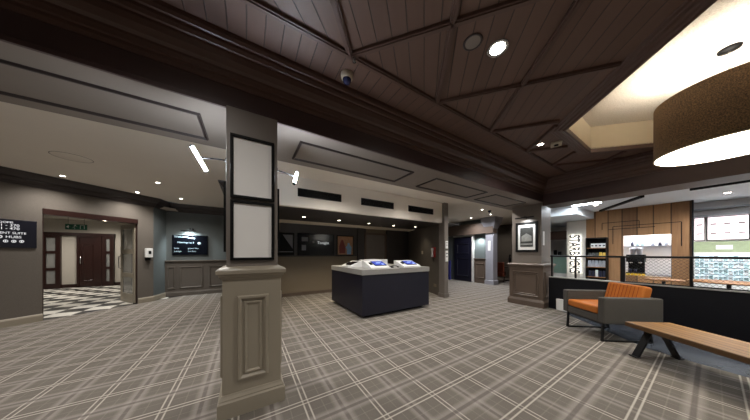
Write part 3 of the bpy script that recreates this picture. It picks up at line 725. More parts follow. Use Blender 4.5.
# phone, switch and notices
wd = (Vector((5.33, 4.56)) - Vector((6.2, 7.2))).normalized(); wn_ = Vector((-abs(wd.y), abs(wd.x)))   # wall normal to the west
wn_ = Vector((wd.y, -wd.x)) if wd.y < 0 else wn_
def on_right(s):      # s metres from the near end
    p = Vector((5.33, 4.56)) - wd * s; return p
rz = math.atan2(wn_.y, wn_.x) + PI / 2     # local -y looks out of the wall
p = on_right(0.45)
t = thing('wall_phone', 'red and white wall telephone on the brown alcove wall', 'telephone', (p.x, p.y, 1.42), rz)
MB().box(-0.09, -0.05, -0.17, 0.09, -0.001, 0.17).build('base', 'red', t, 0.01)
b = MB(); b.box(-0.03, -0.10, -0.12, 0.03, -0.06, 0.12); b.box(-0.036, -0.11, 0.07, 0.036, -0.05, 0.15); b.box(-0.036, -0.11, -0.15, 0.036, -0.05, -0.07); b.build('handset', 'white', t, 0.008)
MB().tube([(0.01, -0.06, -0.13), (0.03, -0.07, -0.25), (0.0, -0.05, -0.33), (-0.02, -0.03, -0.22), (-0.02, -0.03, -0.12)], 0.006).build('cord', 'black', t)
p = on_right(1.35)
t = tag(MB().box(-0.06, -0.012, -0.06, 0.06, -0.001, 0.06).build('switch_plate', 'ivory', None, 0.004), 'small square switch plate on the brown wall left of the telephone', 'switch', loc=(p.x, p.y, 1.42), rotz=rz)
p = on_right(0.4)
tag(MB().box(-0.09, -0.01, -0.05, 0.09, -0.001, 0.05).build('socket_plate', 'brown_wall', None, 0.004), 'low socket plate on the brown wall under the telephone', 'socket', loc=(p.x, p.y, 0.3), rotz=rz)
for z, h, lb in ((1.66, 0.24, 'upper white notice on the narrow pier'), (1.30, 0.34, 'lower white notice box on the narrow pier')):
    t = thing('notice', lb, 'notice', (5.365, 4.40, z), 0, 'notices on the pier')
    MB().box(-0.055, -0.02, -h / 2, 0.055, -0.001, h / 2).build('plate', 'white', t, 0.003)
    MB().box(-0.04, -0.0215, h * 0.2, 0.04, -0.02, h * 0.3).build('printed_line', 'poster_grey', t); MB().box(-0.04, -0.0215, -h * 0.1, 0.03, -0.02, 0).build('printed_line', 'poster_grey', t)

# ================================================================== ISLAND COUNTER
IX, IY, IW, ID = 2.05, 3.83, 1.97, 1.86
t = thing('island_counter', 'square navy black island counter with grey worktop on the carpet', 'counter', (IX + IW / 2, IY + ID / 2, 0))
MB().box(-IW / 2 + 0.012, -ID / 2 + 0.012, 0.07, IW / 2 - 0.012, ID / 2 - 0.012, 0.93).build('body', 'navy', t, 0.004)
MB().box(-IW / 2 + 0.14, -ID / 2 + 0.14, 0, IW / 2 - 0.14, ID / 2 - 0.14, 0.07).build('plinth', 'black', t)
MB().box(-IW / 2, -ID / 2, 0.93, IW / 2, ID / 2, 1.045).build('worktop', 'grey_top', t, 0.005)
IT = 1.045
def stand(label, x, y, rz_, w, d, h, blue=True):
    """sloped white stand; local -y is its low front"""
    t = thing('display_stand', label, 'display stand', (x, y, IT), rz_, 'display stands on the island')
    b = MB(); b.add([(sx * w / 2, yy, zz) for sx in (-1, 1) for yy, zz in ((-d / 2, 0), (-d / 2, 0.03), (d / 2 - 0.05, h), (d / 2, h), (d / 2, 0))],
        [(0, 1, 2, 3, 4), (9, 8, 7, 6, 5)] + [(k, (k + 1) % 5, 5 + (k + 1) % 5, 5 + k) for k in range(5)])
    b.build('body', 'white', t, 0.006)
    a = math.atan2(h - 0.03, d - 0.05); ny = Vector((0, -math.sin(a), math.cos(a))); o = Vector((0.04, -0.025, (0.03 + h) / 2))
    mt = face_mtx(o, (1, 0, 0), (0, math.cos(a), math.sin(a)))
    MB().box(-w * 0.28, -d * 0.30, 0.0, w * 0.34, d * 0.30, 0.014, mt).build('tablet', 'screen_black', t, 0.003)
    tb = [c for c in t.children if c.name.startswith('tablet')][0]
    if blue:
        MB().box(-w * 0.26, -d * 0.27, 0.0135, w * 0.32, d * 0.27, 0.0155, mt).build('screen', 'screen_blue', tb)
        b = MB(); b.box(-w * 0.12, -d * 0.02, 0.015, w * 0.10, d * 0.05, 0.0165, mt); b.box(-w * 0.02, d * 0.1, 0.015, w * 0.22, d * 0.16, 0.0165, mt); b.box(w * 0.12, -d * 0.2, 0.015, w * 0.26, -d * 0.08, 0.0165, mt); b.build('screen_graphics', 'screen_ui', tb)
    MB().box(-w * 0.44, -d * 0.12, 0.0, -w * 0.34, d * 0.12, 0.02, mt).build('card_reader', 'black', t, 0.003)
    return t
stand('white sloped stand with a blue tablet screen near the island corner', 2.62, 4.20, 0, 0.52, 0.42, 0.17)
stand('white sloped stand with a blue tablet screen at the right of the island', 3.58, 4.20, 0, 0.56, 0.42, 0.16)
stand('white sloped stand turned to the left end of the island', 2.30, 4.86, -PI / 2, 0.5, 0.38, 0.15, False)
stand('white sloped stand at the back of the island', 3.10, 5.25, PI, 0.9, 0.42, 0.17, False)
tag(MB().box(-0.17, -0.12, 0, 0.17, 0.12, 0.19).build('plain_box', 'white', None, 0.006), 'plain white box behind the left tablet stand on the island', 'box', loc=(2.78, 4.66, IT))
t = thing('headphones', 'black looped headset lying between the two tablet stands', 'headphones', (3.10, 4.08, IT))
b = MB(); b.tube([(0.09 * math.cos(a), 0.06 * math.sin(a), 0.02 + 0.03 * abs(math.sin(a))) for a in [k * PI / 12 for k in range(13)]], 0.006, 8); b.build('headband', 'black', t)
for s in (-1, 1):
    b = MB(); b.lathe([(0.001, 0), (0.03, 0.0), (0.034, 0.012), (0.03, 0.026), (0.001, 0.028)], 14, (s * 0.09, 0, 0)); b.build('ear_cup', 'black', t)
tag(MB().tube([(0, 0, 0.006), (0.08, -0.04, 0.006), (0.16, 0.02, 0.006), (0.2, 0.1, 0.006), (0.14, 0.16, 0.006)], 0.006).build('cable', 'black'), 'loose black cable on the island beside the right tablet stand', 'cable', loc=(3.04, 4.28, IT))

# ================================================================== CEILING FITTINGS
t = thing('security_camera', 'dome security camera with dark blue lens on the boarded ceiling', 'camera', (0.86, 1.93, WZ))
b = MB(); b.lathe([(0.06, 0), (0.062, -0.02), (0.056, -0.045), (0.045, -0.055), (0.001, -0.055)], 24); b.build('housing', 'ivory', t)
b = MB(); b.lathe([(0.044, -0.053), (0.042, -0.07), (0.034, -0.087), (0.018, -0.099), (0.001, -0.102)], 24); b.build('dome', 'dome', t)
downlight((1.88, 0.99, WZ), 'bright round ceiling spotlight nearest the middle of the lattice', 'lounge spotlights', 'spot_on', 0.06, 42, (1, 0.955, 0.90), 150, ring='chrome')
t = thing('ceiling_speaker', 'unlit round pale ceiling speaker beside the bright spotlight', 'speaker', (1.64, 1.07, WZ))
b = MB(); b.lathe([(0.07, 0), (0.078, -0.006), (0.07, -0.012), (0.06, -0.008)], 24); b.build('bezel', 'groove', t)
b = MB(); b.lathe([(0.061, -0.006), (0.04, -0.011), (0.001, -0.012)], 24); b.build('grille', 'soffit', t)
downlight((4.14, 1.49, WZ), 'small lit ceiling spotlight beside the square detector plate', 'lounge spotlights', 'spot_on', 0.04, 30, (1, 0.95, 0.88), 150, ring='chrome')
t = thing('detector', 'square ivory detector plate on the boarded ceiling by the recess', 'detector', (4.32, 1.34, WZ), math.radians(20))
MB().box(-0.09, -0.07, -0.03, 0.09, 0.07, -0.0005).build('housing', 'ivory', t, 0.006)
b = MB(); b.lathe([(0.03, -0.03), (0.028, -0.042), (0.001, -0.044)], 16); b.build('sensor', 'black', t)
t = thing('sprinkler_head', 'tiny sprinkler head below the ceiling lattice above the camera', 'sprinkler', (0.83, 1.70, WZ - 0.035))
b = MB(); b.lathe([(0.014, 0.0), (0.016, -0.01), (0.006, -0.02), (0.006, -0.035), (0.001, -0.035)], 12); b.build('body', 'chrome', t)
b = MB(); b.lathe([(0.001, -0.034), (0.018, -0.036), (0.001, -0.038)], 12); b.build('deflector', 'chrome', t)
for i, (x, y, lb) in enumerate(((-3.20, 6.98, 'lobby downlight nearest the doorway cornice'), (-1.69, 6.52, 'lobby downlight left of the near column'), (-1.62, 8.1, 'lobby downlight in front of the black screen'), (-2.42, 7.85, 'lobby downlight close to the cornice by the doorway'))):
    downlight((x, y, LZ), lb, 'lobby downlights', 'spot_on', 0.035, 60, (1, 0.955, 0.90), 140)
t = thing('ceiling_hatch', 'flush round access plate in the pale lobby ceiling', 'hatch', (-2.45, 5.55, LZ))
b = MB(); b.lathe([(0.001, -0.003), (0.20, -0.003), (0.205, 0.0)], 32); b.build('plate', 'cream', t)
b = MB(); b.lathe([(0.205, -0.001), (0.21, -0.004), (0.215, -0.001)], 32); b.build('rim', 'soffit', t)
downlight((-5.0, 12.6, HZ), 'downlight in the hall ceiling beyond the doorway', 'hall downlights', 'spot_on', 0.05, 75, (1, 0.94, 0.86), 160)
downlight((-4.0, 11.0, HZ), 'hall downlight nearer the doorway', 'hall downlights', 'spot_on', 0.05, 75, (1, 0.94, 0.86), 160)
for x, y in ((-6.3, 12.2), (-6.0, 9.5)): downlight((x, y, HZ), 'hall downlight out of sight left of the doorway', 'hall downlights', 'spot_on', 0.05, 75, (1, 0.94, 0.86), 160)  # extra unseen lamps added to light the hall
# downlight in the doorway head
downlight((-3.0, 7.93, DT - 0.035), 'small downlight in the head of the hall doorway', 'hall downlights', 'spot_small', 0.035, 4)
# unseen downlights added to brighten the lounge and lobby
for x, y in ((-0.4, 0.99), (-2.6, 0.99), (-0.4, -1.4), (1.88, -1.4), (-2.6, -1.4), (1.88, -3.2), (4.5, -3.2), (-4.8, 0.5), (-0.4, -3.4)):
    downlight((x, y, WZ), 'lounge spotlight outside the picture', 'lounge spotlights out of view', 'spot_on', 0.06, 42, (1, 0.955, 0.90), 150, ring='chrome')
for x, y in ((-5.2, 4.6), (-0.6, 3.5), (1.6, 3.5), (3.6, 3.5), (5.9, 3.5), (-2.6, 3.5)):
    downlight((x, y, LZ), 'lobby downlight hidden behind the beam', 'lobby downlights out of view', 'spot_on', 0.045, 90, (1, 0.955, 0.90), 150)

# ---- pendant drum lamp
PXc, PYc = 4.42, -0.10; R0 = 0.49; zb, zt = 2.53, 3.16
t = thing('pendant_lamp', 'large brown drum pendant lamp hanging in the cream ceiling recess', 'lamp', (PXc, PYc, zb))
b = MB(); b.lathe([(R0, 0), (R0, zt - zb), (R0 - 0.006, zt - zb), (R0 - 0.006, 0), (R0, 0)], 72); b.build('shade', 'shade', t)
b = MB(); b.lathe([(0.0005, 0.006), (R0 - 0.008, 0.006), (R0 - 0.008, 0.014), (0.0005, 0.014)], 72); b.build('diffuser', 'diffuser', t)
b = MB(); b.lathe([(R0 - 0.008, 0.0), (R0 + 0.003, 0.0), (R0 + 0.003, 0.012), (R0 - 0.008, 0.012)], 72); b.build('rim', 'cream_edge', t)
b = MB(); b.tube([(0, 0, zt - zb - 0.1), (0, 0, WZ + 0.40 - zb)], 0.010); b.build('stem', 'chrome', t)
b = MB()
for a in (0.3, 0.3 + 2 * PI / 3, 0.3 + 4 * PI / 3): b.tube([(0, 0, zt - zb - 0.02), ((R0 - 0.004) * math.cos(a), (R0 - 0.004) * math.sin(a), zt - zb - 0.02)], 0.005)
b.build('spider', 'chrome', t)
b = MB(); b.lathe([(0.001, WZ + 0.37 - zb), (0.07, WZ + 0.38 - zb), (0.075, WZ + 0.40 - zb)], 20); b.build('ceiling_rose', 'black', t)
for a in (0.3, 0.3 + 2 * PI / 3, 0.3 + 4 * PI / 3):
    b = MB(); x, y = 0.22 * math.cos(a), 0.22 * math.sin(a); b.tube([(x, y, 0.30), (x, y, 0.38)], 0.02); b.lathe([(0.001, 0.38), (0.03, 0.40), (0.04, 0.44), (0.03, 0.48), (0.001, 0.495)], 16, (x, y, 0)); b.build('bulb', 'spot_small', t)
point((PXc, PYc, zb + 0.44), 13, (1, 0.93, 0.82), 0.12)

# ================================================================== ARMCHAIR
rz_c = math.atan2(-0.79, -0.61)
t = thing('armchair', 'grey tweed armchair with orange seat and back cushions on a black sled base', 'armchair', (5.30, 0.95, 0), rz_c)
for s in (-1, 1):
    x0_, x1_ = sorted((s * 0.405, s * 0.295)); MB().box(x0_, -0.41, 0.29, x1_, 0.41, 0.70).build('arm', 'grey_fabric', t, 0.02, 3)
MB().box(-0.297, -0.40, 0.29, 0.297, 0.40, 0.415).build('seat_base', 'grey_fabric', t, 0.015, 3)
MB().box(-0.297, 0.345, 0.413, 0.297, 0.41, 0.70).build('backrest', 'grey_fabric', t, 0.02, 3)
sc = MB().box(-0.29, -0.415, 0.417, 0.29, 0.33, 0.54).build('seat_cushion', 'orange', t, 0.035, 4)
mt = Matrix.Translation((0, 0.255, 0.53)) @ Matrix.Rotation(math.radians(-14), 4, 'X')
bc = MB().box(-0.292, -0.07, 0.0, 0.292, 0.07, 0.345, mt).build('back_cushion', 'orange', t, 0.04, 4)
b = MB()
for k in range(1, 10):
    x = -0.275 + 0.055 * k
    b.tube([mt @ Vector((x, -0.0715, 0.03)), mt @ Vector((x, -0.0715, 0.315))], 0.004, 6)
b.build('channel_stitching', mat('orange_stitch', (140, 66, 16), 0.8), bc)
for s in (-1, 1):
    x = s * 0.335; b = MB()
    b.bar((x, -0.36, 0.29), (x, -0.375, 0.012), 0.022, 0.03, (0, 1, 0)); b.bar((x, -0.39, 0.012), (x, 0.33, 0.012), 0.03, 0.022); b.bar((x, 0.32, 0.012), (x, 0.28, 0.29), 0.022, 0.03, (0, 1, 0))
    b.build('leg_frame', 'black_metal', t)
b = MB(); b.bar((-0.335, -0.34, 0.275), (0.335, -0.34, 0.275), 0.03, 0.03); b.bar((-0.335, 0.26, 0.275), (0.335, 0.26, 0.275), 0.03, 0.03); b.build('crossbar', 'black_metal', t)

# ================================================================== BENCH
LB, WB = 1.40, 0.56
e = Vector((-0.6, -0.8)); pp = Vector((0.8, -0.6)); N0 = Vector((4.50, 0.64)); ctr = N0 + e * (LB / 2) + pp * (WB / 2)
t = thing('bench', 'low oak plank bench table with black legs in front of the armchair', 'bench', (ctr.x, ctr.y, 0), math.atan2(e.y, e.x))
MB().box(-LB / 2, -WB / 2, 0.385, LB / 2, WB / 2, 0.445).build('top', 'bench_wood', t, 0.006)
for x in (-LB / 2 + 0.10, LB / 2 - 0.24):
    b = MB()
    b.bar((x, -0.06, 0.378), (x + 0.0, -0.25, 0.0), 0.075, 0.022, (0, 1, 0.5)); b.bar((x, 0.06, 0.378), (x, 0.25, 0.0), 0.075, 0.022, (0, 1, 0.5)); b.box(x - 0.05, -0.2, 0.367, x + 0.05, 0.2, 0.385)
    b.box(x - 0.045, -0.285, 0, x + 0.045, -0.225, 0.012); b.box(x - 0.045, 0.225, 0, x + 0.045, 0.285, 0.012)
    b.build('leg', 'black_metal', t)
MB().bar((-LB / 2 + 0.1, 0, 0.34), (LB / 2 - 0.24, 0, 0.34), 0.03, 0.05).build('stretcher', 'black_metal', t)

# small white box beside the armchair
tag(MB().box(-0.03, -0.11, 0, 0.03, 0.11, 0.27).build('white_box', 'white', None, 0.004), 'small white upright box on the floor between brown column and armchair', 'box', loc=(6.50, 1.90, 0.006), rotz=0.0)

# ================================================================== LOW WALL AND BALUSTRADE
b = MB(); b.box(6.6, -4.9, 0, 6.72, 2.2, 0.78); struct(b.build('wall_low', 'wall_black'), 'black low wall behind the armchair')
b = MB(); b.box(6.57, -4.9, 0.78, 6.75, 2.2, 0.80); struct(b.build('trim_16', 'grey_top'), 'pale cap of the low wall')
t = thing('balustrade', 'black rail with posts and wire mesh on top of the low wall', 'railing', (6.66, 0, 0.80))
MB().box(-0.03, -4.8, 0.50, 0.03, 2.18, 0.54).build('handrail', 'black_metal', t, 0.004)
for y in (2.15, 1.70, 0.97, 0.19, -1.0, -2.2, -3.4):
    w = 0.032 if y == 0.97 else 0.017
    MB().box(-w, y - w, 0, w, y + w, 0.50).build('post', 'black_metal', t)
b = MB(); st = 0.06; ya, yb = -2.2, 0.95; H_ = 0.48
k = ya - H_
while k < yb:
    for s in (1, -1):
        # diagonal wire clipped to the panel
        y0_, y1_ = k, k + H_
        t0 = max(0, (ya - y0_) / H_); t1 = min(1, (yb - y0_) / H_)
        if t1 - t0 > 0.02:
            pa = (0.0, y0_ + H_ * t0, 0.01 + H_ * (t0 if s > 0 else 1 - t0)); pb = (0.0, y0_ + H_ * t1, 0.01 + H_ * (t1 if s > 0 else 1 - t1))
            b.bar(pa, pb, 0.0032, 0.0032, (1, 0, 0))
    k += st
mp_ = b.build('mesh_panel', 'black_metal', t)
MB().box(-0.012, -2.2, 0.0, 0.012, 0.95, 0.02).build('bottom_rail', 'black_metal', t)

# ================================================================== CAFE
CZ = 2.86
struct(MB().prism([(6.9, -4.9), (12.6, -4.9), (12.6, 5.14), (7.0, 2.84), (6.9, 2.8)], CZ, CZ + 0.06).build('ceiling_cafe', 'cafe_ceiling'), 'pale cafe ceiling')
b = MB(); b.box(12.5, -4.9, 0, 12.62, 5.2, CZ); struct(b.build('wall_cafe', 'cafe_white'), 'white back wall of the cafe')
b = MB(); b.prism([(7.05, 2.86), (12.6, 5.14), (12.6, 5.28), (7.05, 3.0)], 0, LZ); struct(b.build('wall_cafe_side', 'brown_wall'))
struct(MB().prism([(8.7, 2.2), (12.5, 2.2), (12.5, 5.08), (8.7, 3.52)], 2.62, CZ - 0.002).build('ceiling_drop', 'cafe_ceiling'), 'lowered pale cafe ceiling by the sign')
# timber wall with a serving opening
b = MB()
b.box(10.5, 1.53, 0, 10.6, 2.40, CZ); b.box(10.5, 0.29, 0, 10.6, 0.62, CZ); b.box(10.5, 0.62, 1.96, 10.6, 1.53, CZ); b.box(10.5, 0.62, 0, 10.6, 1.53, 0.68)
struct(b.build('wall_timber', 'timber'), 'timber clad cafe wall with serving window')
b = MB()
for y0_, y1_, z in ((1.2, 2.0, 2.42), (0.45, 1.75, 2.28), (0.9, 1.85, 2.19)): b.box(10.494, y0_, z, 10.5, y1_, z + 0.016)
for y_, z0_, z1_ in ((1.75, 1.7, 2.28), (0.45, 1.6, 2.28), (2.0, 2.2, 2.42), (1.2, 2.2, 2.42)): b.box(10.494, y_ - 0.008, z0_, 10.5, y_ + 0.008, z1_)
struct(b.build('trim_17', 'black'), 'dark inlaid lines on the timber wall')
b = MB(); b.box(10.46, 0.262, 0, 10.62, 0.295, CZ); struct(b.build('trim_18', 'black_metal'), 'black edge post of the timber wall')
# sign panel with vertical lettering
b = MB(); b.box(10.5, 2.40, 0, 10.6, 2.94, 2.60); struct(b.build('wall_sign', 'sign_wall'), 'pale sign panel left of the timber wall')
t = thing('cafe_sign', 'dark halo lit vertical lettering on the pale cafe panel', 'sign', (10.5, 2.68, 1.38))
def sign_mtx(x): return face_mtx((x, 0.03, 0.70), (0, 0, -1), (0, -1, 0)) @ Matrix.Diagonal((0.66, 1, 1, 1))
put_text('lettering', t, 'letter', [('STARBUCKS', 0.40, sign_mtx(-0.055), 'LEFT')], 0.012, 0.014)
put_text('halo', t, 'halo', [('STARBUCKS', 0.40, sign_mtx(-0.022), 'LEFT')], 0.006, 0.010)

# merchandise shelf
SX = 10.22
t = thing('shelf_unit', 'black open shelf unit of packaged goods against the timber wall', 'shelf', (10.36, 2.10, 0))
b = MB(); b.box(-0.14, -0.25, 0.0, 0.138, -0.23, 1.93); b.box(-0.14, 0.23, 0.0, 0.138, 0.25, 1.93); b.box(-0.14, -0.23, 1.90, 0.138, 0.23, 1.93); b.build('case', 'black', t)
MB().box(0.12, -0.23, 0.02, 0.138, 0.23, 1.9).build('back_panel', 'black', t)
tiers = (0.58, 0.92, 1.24, 1.58)
for z in tiers: MB().box(-0.14, -0.23, z - 0.02, 0.12, 0.23, z).build('shelf', 'table_wood', t)
def pack(name, m, x, y, z, w, d, h, label, cat, group, pouch=False):
    b = MB()
    if pouch: b.add([(sx * w / 2 * k, sy * d / 2 * (0.15 if zz else 1), zz) for zz, k in ((0, 1), (h, 0.86)) for sy in (-1, 1) for sx in (-1, 1)], [(0, 1, 3, 2), (4, 6, 7, 5), (0, 4, 5, 1), (2, 3, 7, 6), (0, 2, 6, 4), (1, 5, 7, 3)])
    else: b.box(-w / 2, -d / 2, 0, w / 2, d / 2, h)
    return tag(b.build(name, m, None, 0.004), label, cat, group, (x, y, z + 0.0015), PI / 2)
o5 = ['first', 'second', 'third', 'fourth', 'fifth', 'sixth', 'seventh', 'eighth', 'ninth', 'tenth', 'eleventh', 'twelfth', 'thirteenth', 'fourteenth']
for i in range(4):
    t = thing('gift_box', o5[i] + ' white box from the left on the top tier of the black shelf', 'box', (10.32, 2.19 - i * 0.092, 1.5815), 0, 'white boxes on the top shelf')
    MB().box(-0.05, -0.04, 0, 0.05, 0.04, 0.15).build('carton', 'white_pack', t, 0.003); MB().box(-0.052, -0.026, 0.05, -0.05, 0.026, 0.09).build('printed_mark', 'dark_pack', t)
for i in range(3): pack('coffee_pouch', 'photo_dark', 10.32, 2.27 - i * 0.09, 1.24, 0.08, 0.07, 0.17, o5[i] + ' dark pouch from the left on the second tier of the black shelf', 'pouch', 'dark pouches on the shelf', True)
for i in range(2): pack('snack_bag', 'yellow', 10.32, 2.0 - i * 0.082, 1.24, 0.075, 0.07, 0.19 - 0.02 * i, ('left' if i == 0 else 'right') + ' yellow bag on the second tier of the black shelf', 'bag', 'yellow bags on the shelf', True)
for i in range(5): pack('foil_bag', 'grey_pack', 10.32, 2.27 - i * 0.086, 0.92, 0.08, 0.07, 0.22, o5[i] + ' grey foil bag from the left on the third tier of the black shelf', 'bag', 'foil bags on the shelf', True)
for i in range(5): pack('tumbler' if i != 3 else 'white_tumbler', 'dark_pack' if i != 2 else 'white_pack', 10.32, 2.26 - i * 0.084, 0.58, 0.06, 0.06, 0.20 if i != 2 else 0.23, ('white' if i == 2 else o5[i] + ' dark blue') + ' container from the left on the bottom visible tier of the black shelf' if i != 2 else 'white container among dark ones on the bottom visible tier of the black shelf', 'container', 'containers on the shelf')

# room behind the serving window
b = MB(); b.box(11.5, 0.35, 0, 11.56, 1.9, CZ); struct(b.build('wall_kitchen', 'cafe_white'), 'bright white wall behind the serving window')
b = MB(); b.box(10.6, 1.85, 0, 11.5, 1.9, CZ); b.box(10.6, 0.30, 0, 11.5, 0.35, CZ); struct(b.build('wall_kitchen_side', 'cafe_white'))
t = thing('wall_shelf', 'pale shelf with bottles on the white wall behind the serving window', 'shelf', (11.4, 1.1, 1.62))
MB().box(-0.1, -0.6, 0, 0.099, 0.6, 0.02).build('board', 'steel', t)
for i, (y, m, h) in enumerate(((1.45, 'dark_pack', .16), (1.33, 'teal_pack', .2), (1.22, 'teal_pack', .2), (1.02, 'grey_pack', .14), (0.88, 'dark_pack', .12), (0.76, 'grey_pack', .16))):
    b = MB(); b.lathe([(0.001, 0), (0.035, 0), (0.035, h * 0.6), (0.014, h * 0.8), (0.014, h), (0.001, h)], 14); tag(b.build('bottle', m), o5[i] + ' bottle from the left on the pale shelf behind the serving window', 'bottle', 'bottles behind the window', (11.38, y, 1.64))
t = thing('serving_counter', 'pale serving counter under the serving window', 'counter', (10.85, 1.08, 0))
MB().box(-0.24, -0.7, 0, 0.24, 0.7, 0.70).build('body', 'cafe_white', t); MB().box(-0.245, -0.72, 0.70, 0.26, 0.72, 0.73).build('worktop', 'steel', t)
t = thing('coffee_machine', 'black coffee machine standing in the bright serving window', 'coffee machine', (10.80, 1.30, 0.73))
b = MB(); b.box(-0.14, -0.19, 0.38, 0.16, 0.19, 0.62); b.box(0.06, -0.17, 0.04, 0.16, 0.17, 0.38); b.build('body', 'black', t, 0.012)
MB().box(-0.14, -0.19, 0, 0.16, 0.19, 0.04).build('drip_tray', 'black_metal', t)
for s in (-1, 1):
    b = MB(); b.lathe([(0.035, 0.38), (0.035, 0.35), (0.015, 0.33), (0.001, 0.33)], 12, (-0.05, s * 0.09, 0)); b.build('group_head', 'chrome', t)
    b = MB(); b.lathe([(0.05, 0.62), (0.075, 0.78), (0.075, 0.84), (0.001, 0.85)], 14, (0.0, s * 0.07, 0)); b.build('bean_hopper', 'steel', t)
for i, y in enumerate((1.40, 1.30)):
    t = thing('takeaway_cup', ('left' if i == 0 else 'right') + ' dark cup under the coffee machine', 'cup', (10.70, y, 0.7715), 0, 'dark cups under the machine')
    b = MB(); b.lathe([(0.001, 0), (0.028, 0), (0.038, 0.11)], 14); b.build('body', 'dark_pack', t); b = MB(); b.lathe([(0.04, 0.108), (0.04, 0.118), (0.001, 0.122)], 14); b.build('lid', 'black', t)
for i in range(6): pack('yellow_carton', 'yellow', 10.58, 1.50 - i * 0.075, 0.682, 0.06, 0.05, 0.06, o5[i] + ' small yellow carton from the left on the sill of the serving window', 'carton', 'yellow cartons on the sill')
t = thing('ceiling_panel', 'ceiling light panel behind the serving window', 'light', (11.0, 1.05, CZ)); MB().box(-0.3, -0.55, -0.02, 0.3, 0.55, -0.001).build('diffuser', 'cafe_panel', t); MB().box(-0.32, -0.57, -0.012, 0.32, 0.57, -0.0005).build('frame', 'white', t)

# chilled display and menu boards on the right
b = MB(); b.box(11.2, -4.9, 0, 11.3, 0.30, CZ); struct(b.build('wall_menu', 'cafe_white'), 'white cafe wall with menu boards')
b = MB(); b.box(11.18, -4.9, 1.30, 11.2, 0.30, 1.72); struct(b.build('trim_19', 'green_tile'), 'green tile band below the menu boards')
b = MB(); b.box(11.0, -4.9, 2.42, 11.2, 0.30, 2.47); b.box(11.0, -4.9, 2.62, 11.2, 0.3, 2.66); struct(b.build('trim_20', 'steel'), 'metal ledges above the menu boards')
for y0_, y1_, lb in ((0.10, 0.66, 'pale menu board partly hidden by the timber wall'), (-0.52, 0.075, 'pale menu board right of the timber wall edge'), (-1.15, -0.55, 'pale menu board at the right end of the cafe')):
    y1c = min(y1_, 0.28); w, h = y1c - y0_, 0.66
    t = thing('menu_board', lb, 'menu board', (11.18, (y0_ + y1c) / 2, 2.09), 0, 'menu boards')
    MB().box(-0.03, -w / 2, -h / 2, 0.019, w / 2, h / 2).build('frame', 'black', t)
    MB().box(-0.034, -w / 2 + 0.015, -h / 2 + 0.015, -0.03, w / 2 - 0.015, h / 2 - 0.015).build('face', 'menu', t)
    b = MB(); n = 3 if w > 0.4 else 1
    for i in range(n):
        for z in (0.12, -0.14): yc = w / 2 - (i + 0.5) * w / n; b.box(-0.0355, yc - 0.045, z - 0.018, -0.034, yc + 0.045, z + 0.018)
    for z in (0.25, 0.0, -0.25): b.box(-0.0352, -w / 2 + 0.08, z - 0.004, -0.034, w / 2 - 0.1, z + 0.004)
    b.build('print', 'menu_ink', t)
t = tag(MB().box(-0.01, -0.12, -0.06, 0.0, 0.12, 0.06).build('price_sign', 'white'), 'white card on the green tiles under the menu board', 'card', loc=(11.178, -0.18, 1.56))
t = thing('chiller_cabinet', 'bright open chiller full of pale cartons in the cafe', 'fridge', (10.95, -0.65, 0))
b = MB(); b.box(-0.18, -0.92, 0, 0.22, 0.92, 0.62); b.box(0.18, -0.92, 0.62, 0.22, 0.92, 1.36); b.box(-0.18, -0.92, 1.36, 0.22, 0.92, 1.42); b.box(-0.18, 0.90, 0.62, 0.18, 0.92, 1.36); b.box(-0.18, -0.92, 0.62, 0.18, -0.90, 1.36); b.build('cabinet', 'white', t)
MB().box(0.17, -0.90, 0.63, 0.179, 0.90, 1.35).build('back_light', 'chill_light', t)
for z in (0.64, 0.82, 1.0, 1.18): MB().box(-0.17, -0.895, z - 0.015, 0.165, 0.895, z).build('shelf', 'steel', t)
for q, z in enumerate((0.64, 0.82, 1.0, 1.18)):
    for i in range(14):
        lb = o5[i] + ' carton from the left on the ' + ('bottom', 'second', 'third', 'top')[q] + ' shelf of the chiller'
        pack('drink_carton', 'teal_pack' if (i * 7 + q * 3) % 5 < 2 else ('white_pack' if (i + q) % 3 else 'pale_pack'), 10.86, 0.215 - i * 0.068, z, 0.058, 0.06, 0.10 + 0.014 * ((i * 5 + q) % 4), lb, 'carton', 'cartons in the chiller')
# round cafe tables
for i, (x, y, r, lb) in enumerate(((9.1, -0.2, 0.52, 'round brown cafe table in front of the chiller'), (8.7, 0.62, 0.30, 'smaller round brown cafe table under the serving window'))):
    t = thing('cafe_table', lb, 'table', (x, y, 0), 0, 'round cafe tables')
    b = MB(); b.lathe([(0.001, 0.73), (r - 0.01, 0.73), (r, 0.74), (r, 0.755), (r - 0.008, 0.762), (0.001, 0.762)], 40); b.build('top', 'table_wood', t)
    b = MB(); b.lathe([(0.001, 0.005), (0.2, 0.006), (0.2, 0.02), (0.03, 0.04), (0.03, 0.73)], 20); b.build('pedestal', 'black_metal', t)
# glazed counter and bright wall seen left of the sign
t = thing('glass_counter', 'pale green glass display counter left of the cafe sign', 'counter', (11.6, 3.42, 0))
MB().box(-0.3, -0.38, 0, 0.3, 0.42, 0.55).build('base', 'white', t)
MB().box(-0.3, -0.38, 0.55, 0.3, 0.42, 1.28).build('glass_case', glass_mat('green_tinted_glass', (170, 205, 190), 0.75, 0.1), t)
MB().box(-0.32, -0.40, 1.28, 0.32, 0.44, 1.31).build('top_trim', 'steel', t)
for i, y in enumerate((3.6, 3.45)):
    tag(MB().box(-0.06, -0.05, 0, 0.06, 0.05, 0.22 - 0.06 * i).build('till', 'black', None, 0.01), ('taller' if i == 0 else 'shorter') + ' black till on the green glass counter', 'till', loc=(11.5, y, 1.311))
b = MB(); b.box(11.0, 2.95, 1.95, 11.1, 4.4, 2.3); struct(b.build('trim_21', 'dark_wood'), 'dark header beside the cafe sign')
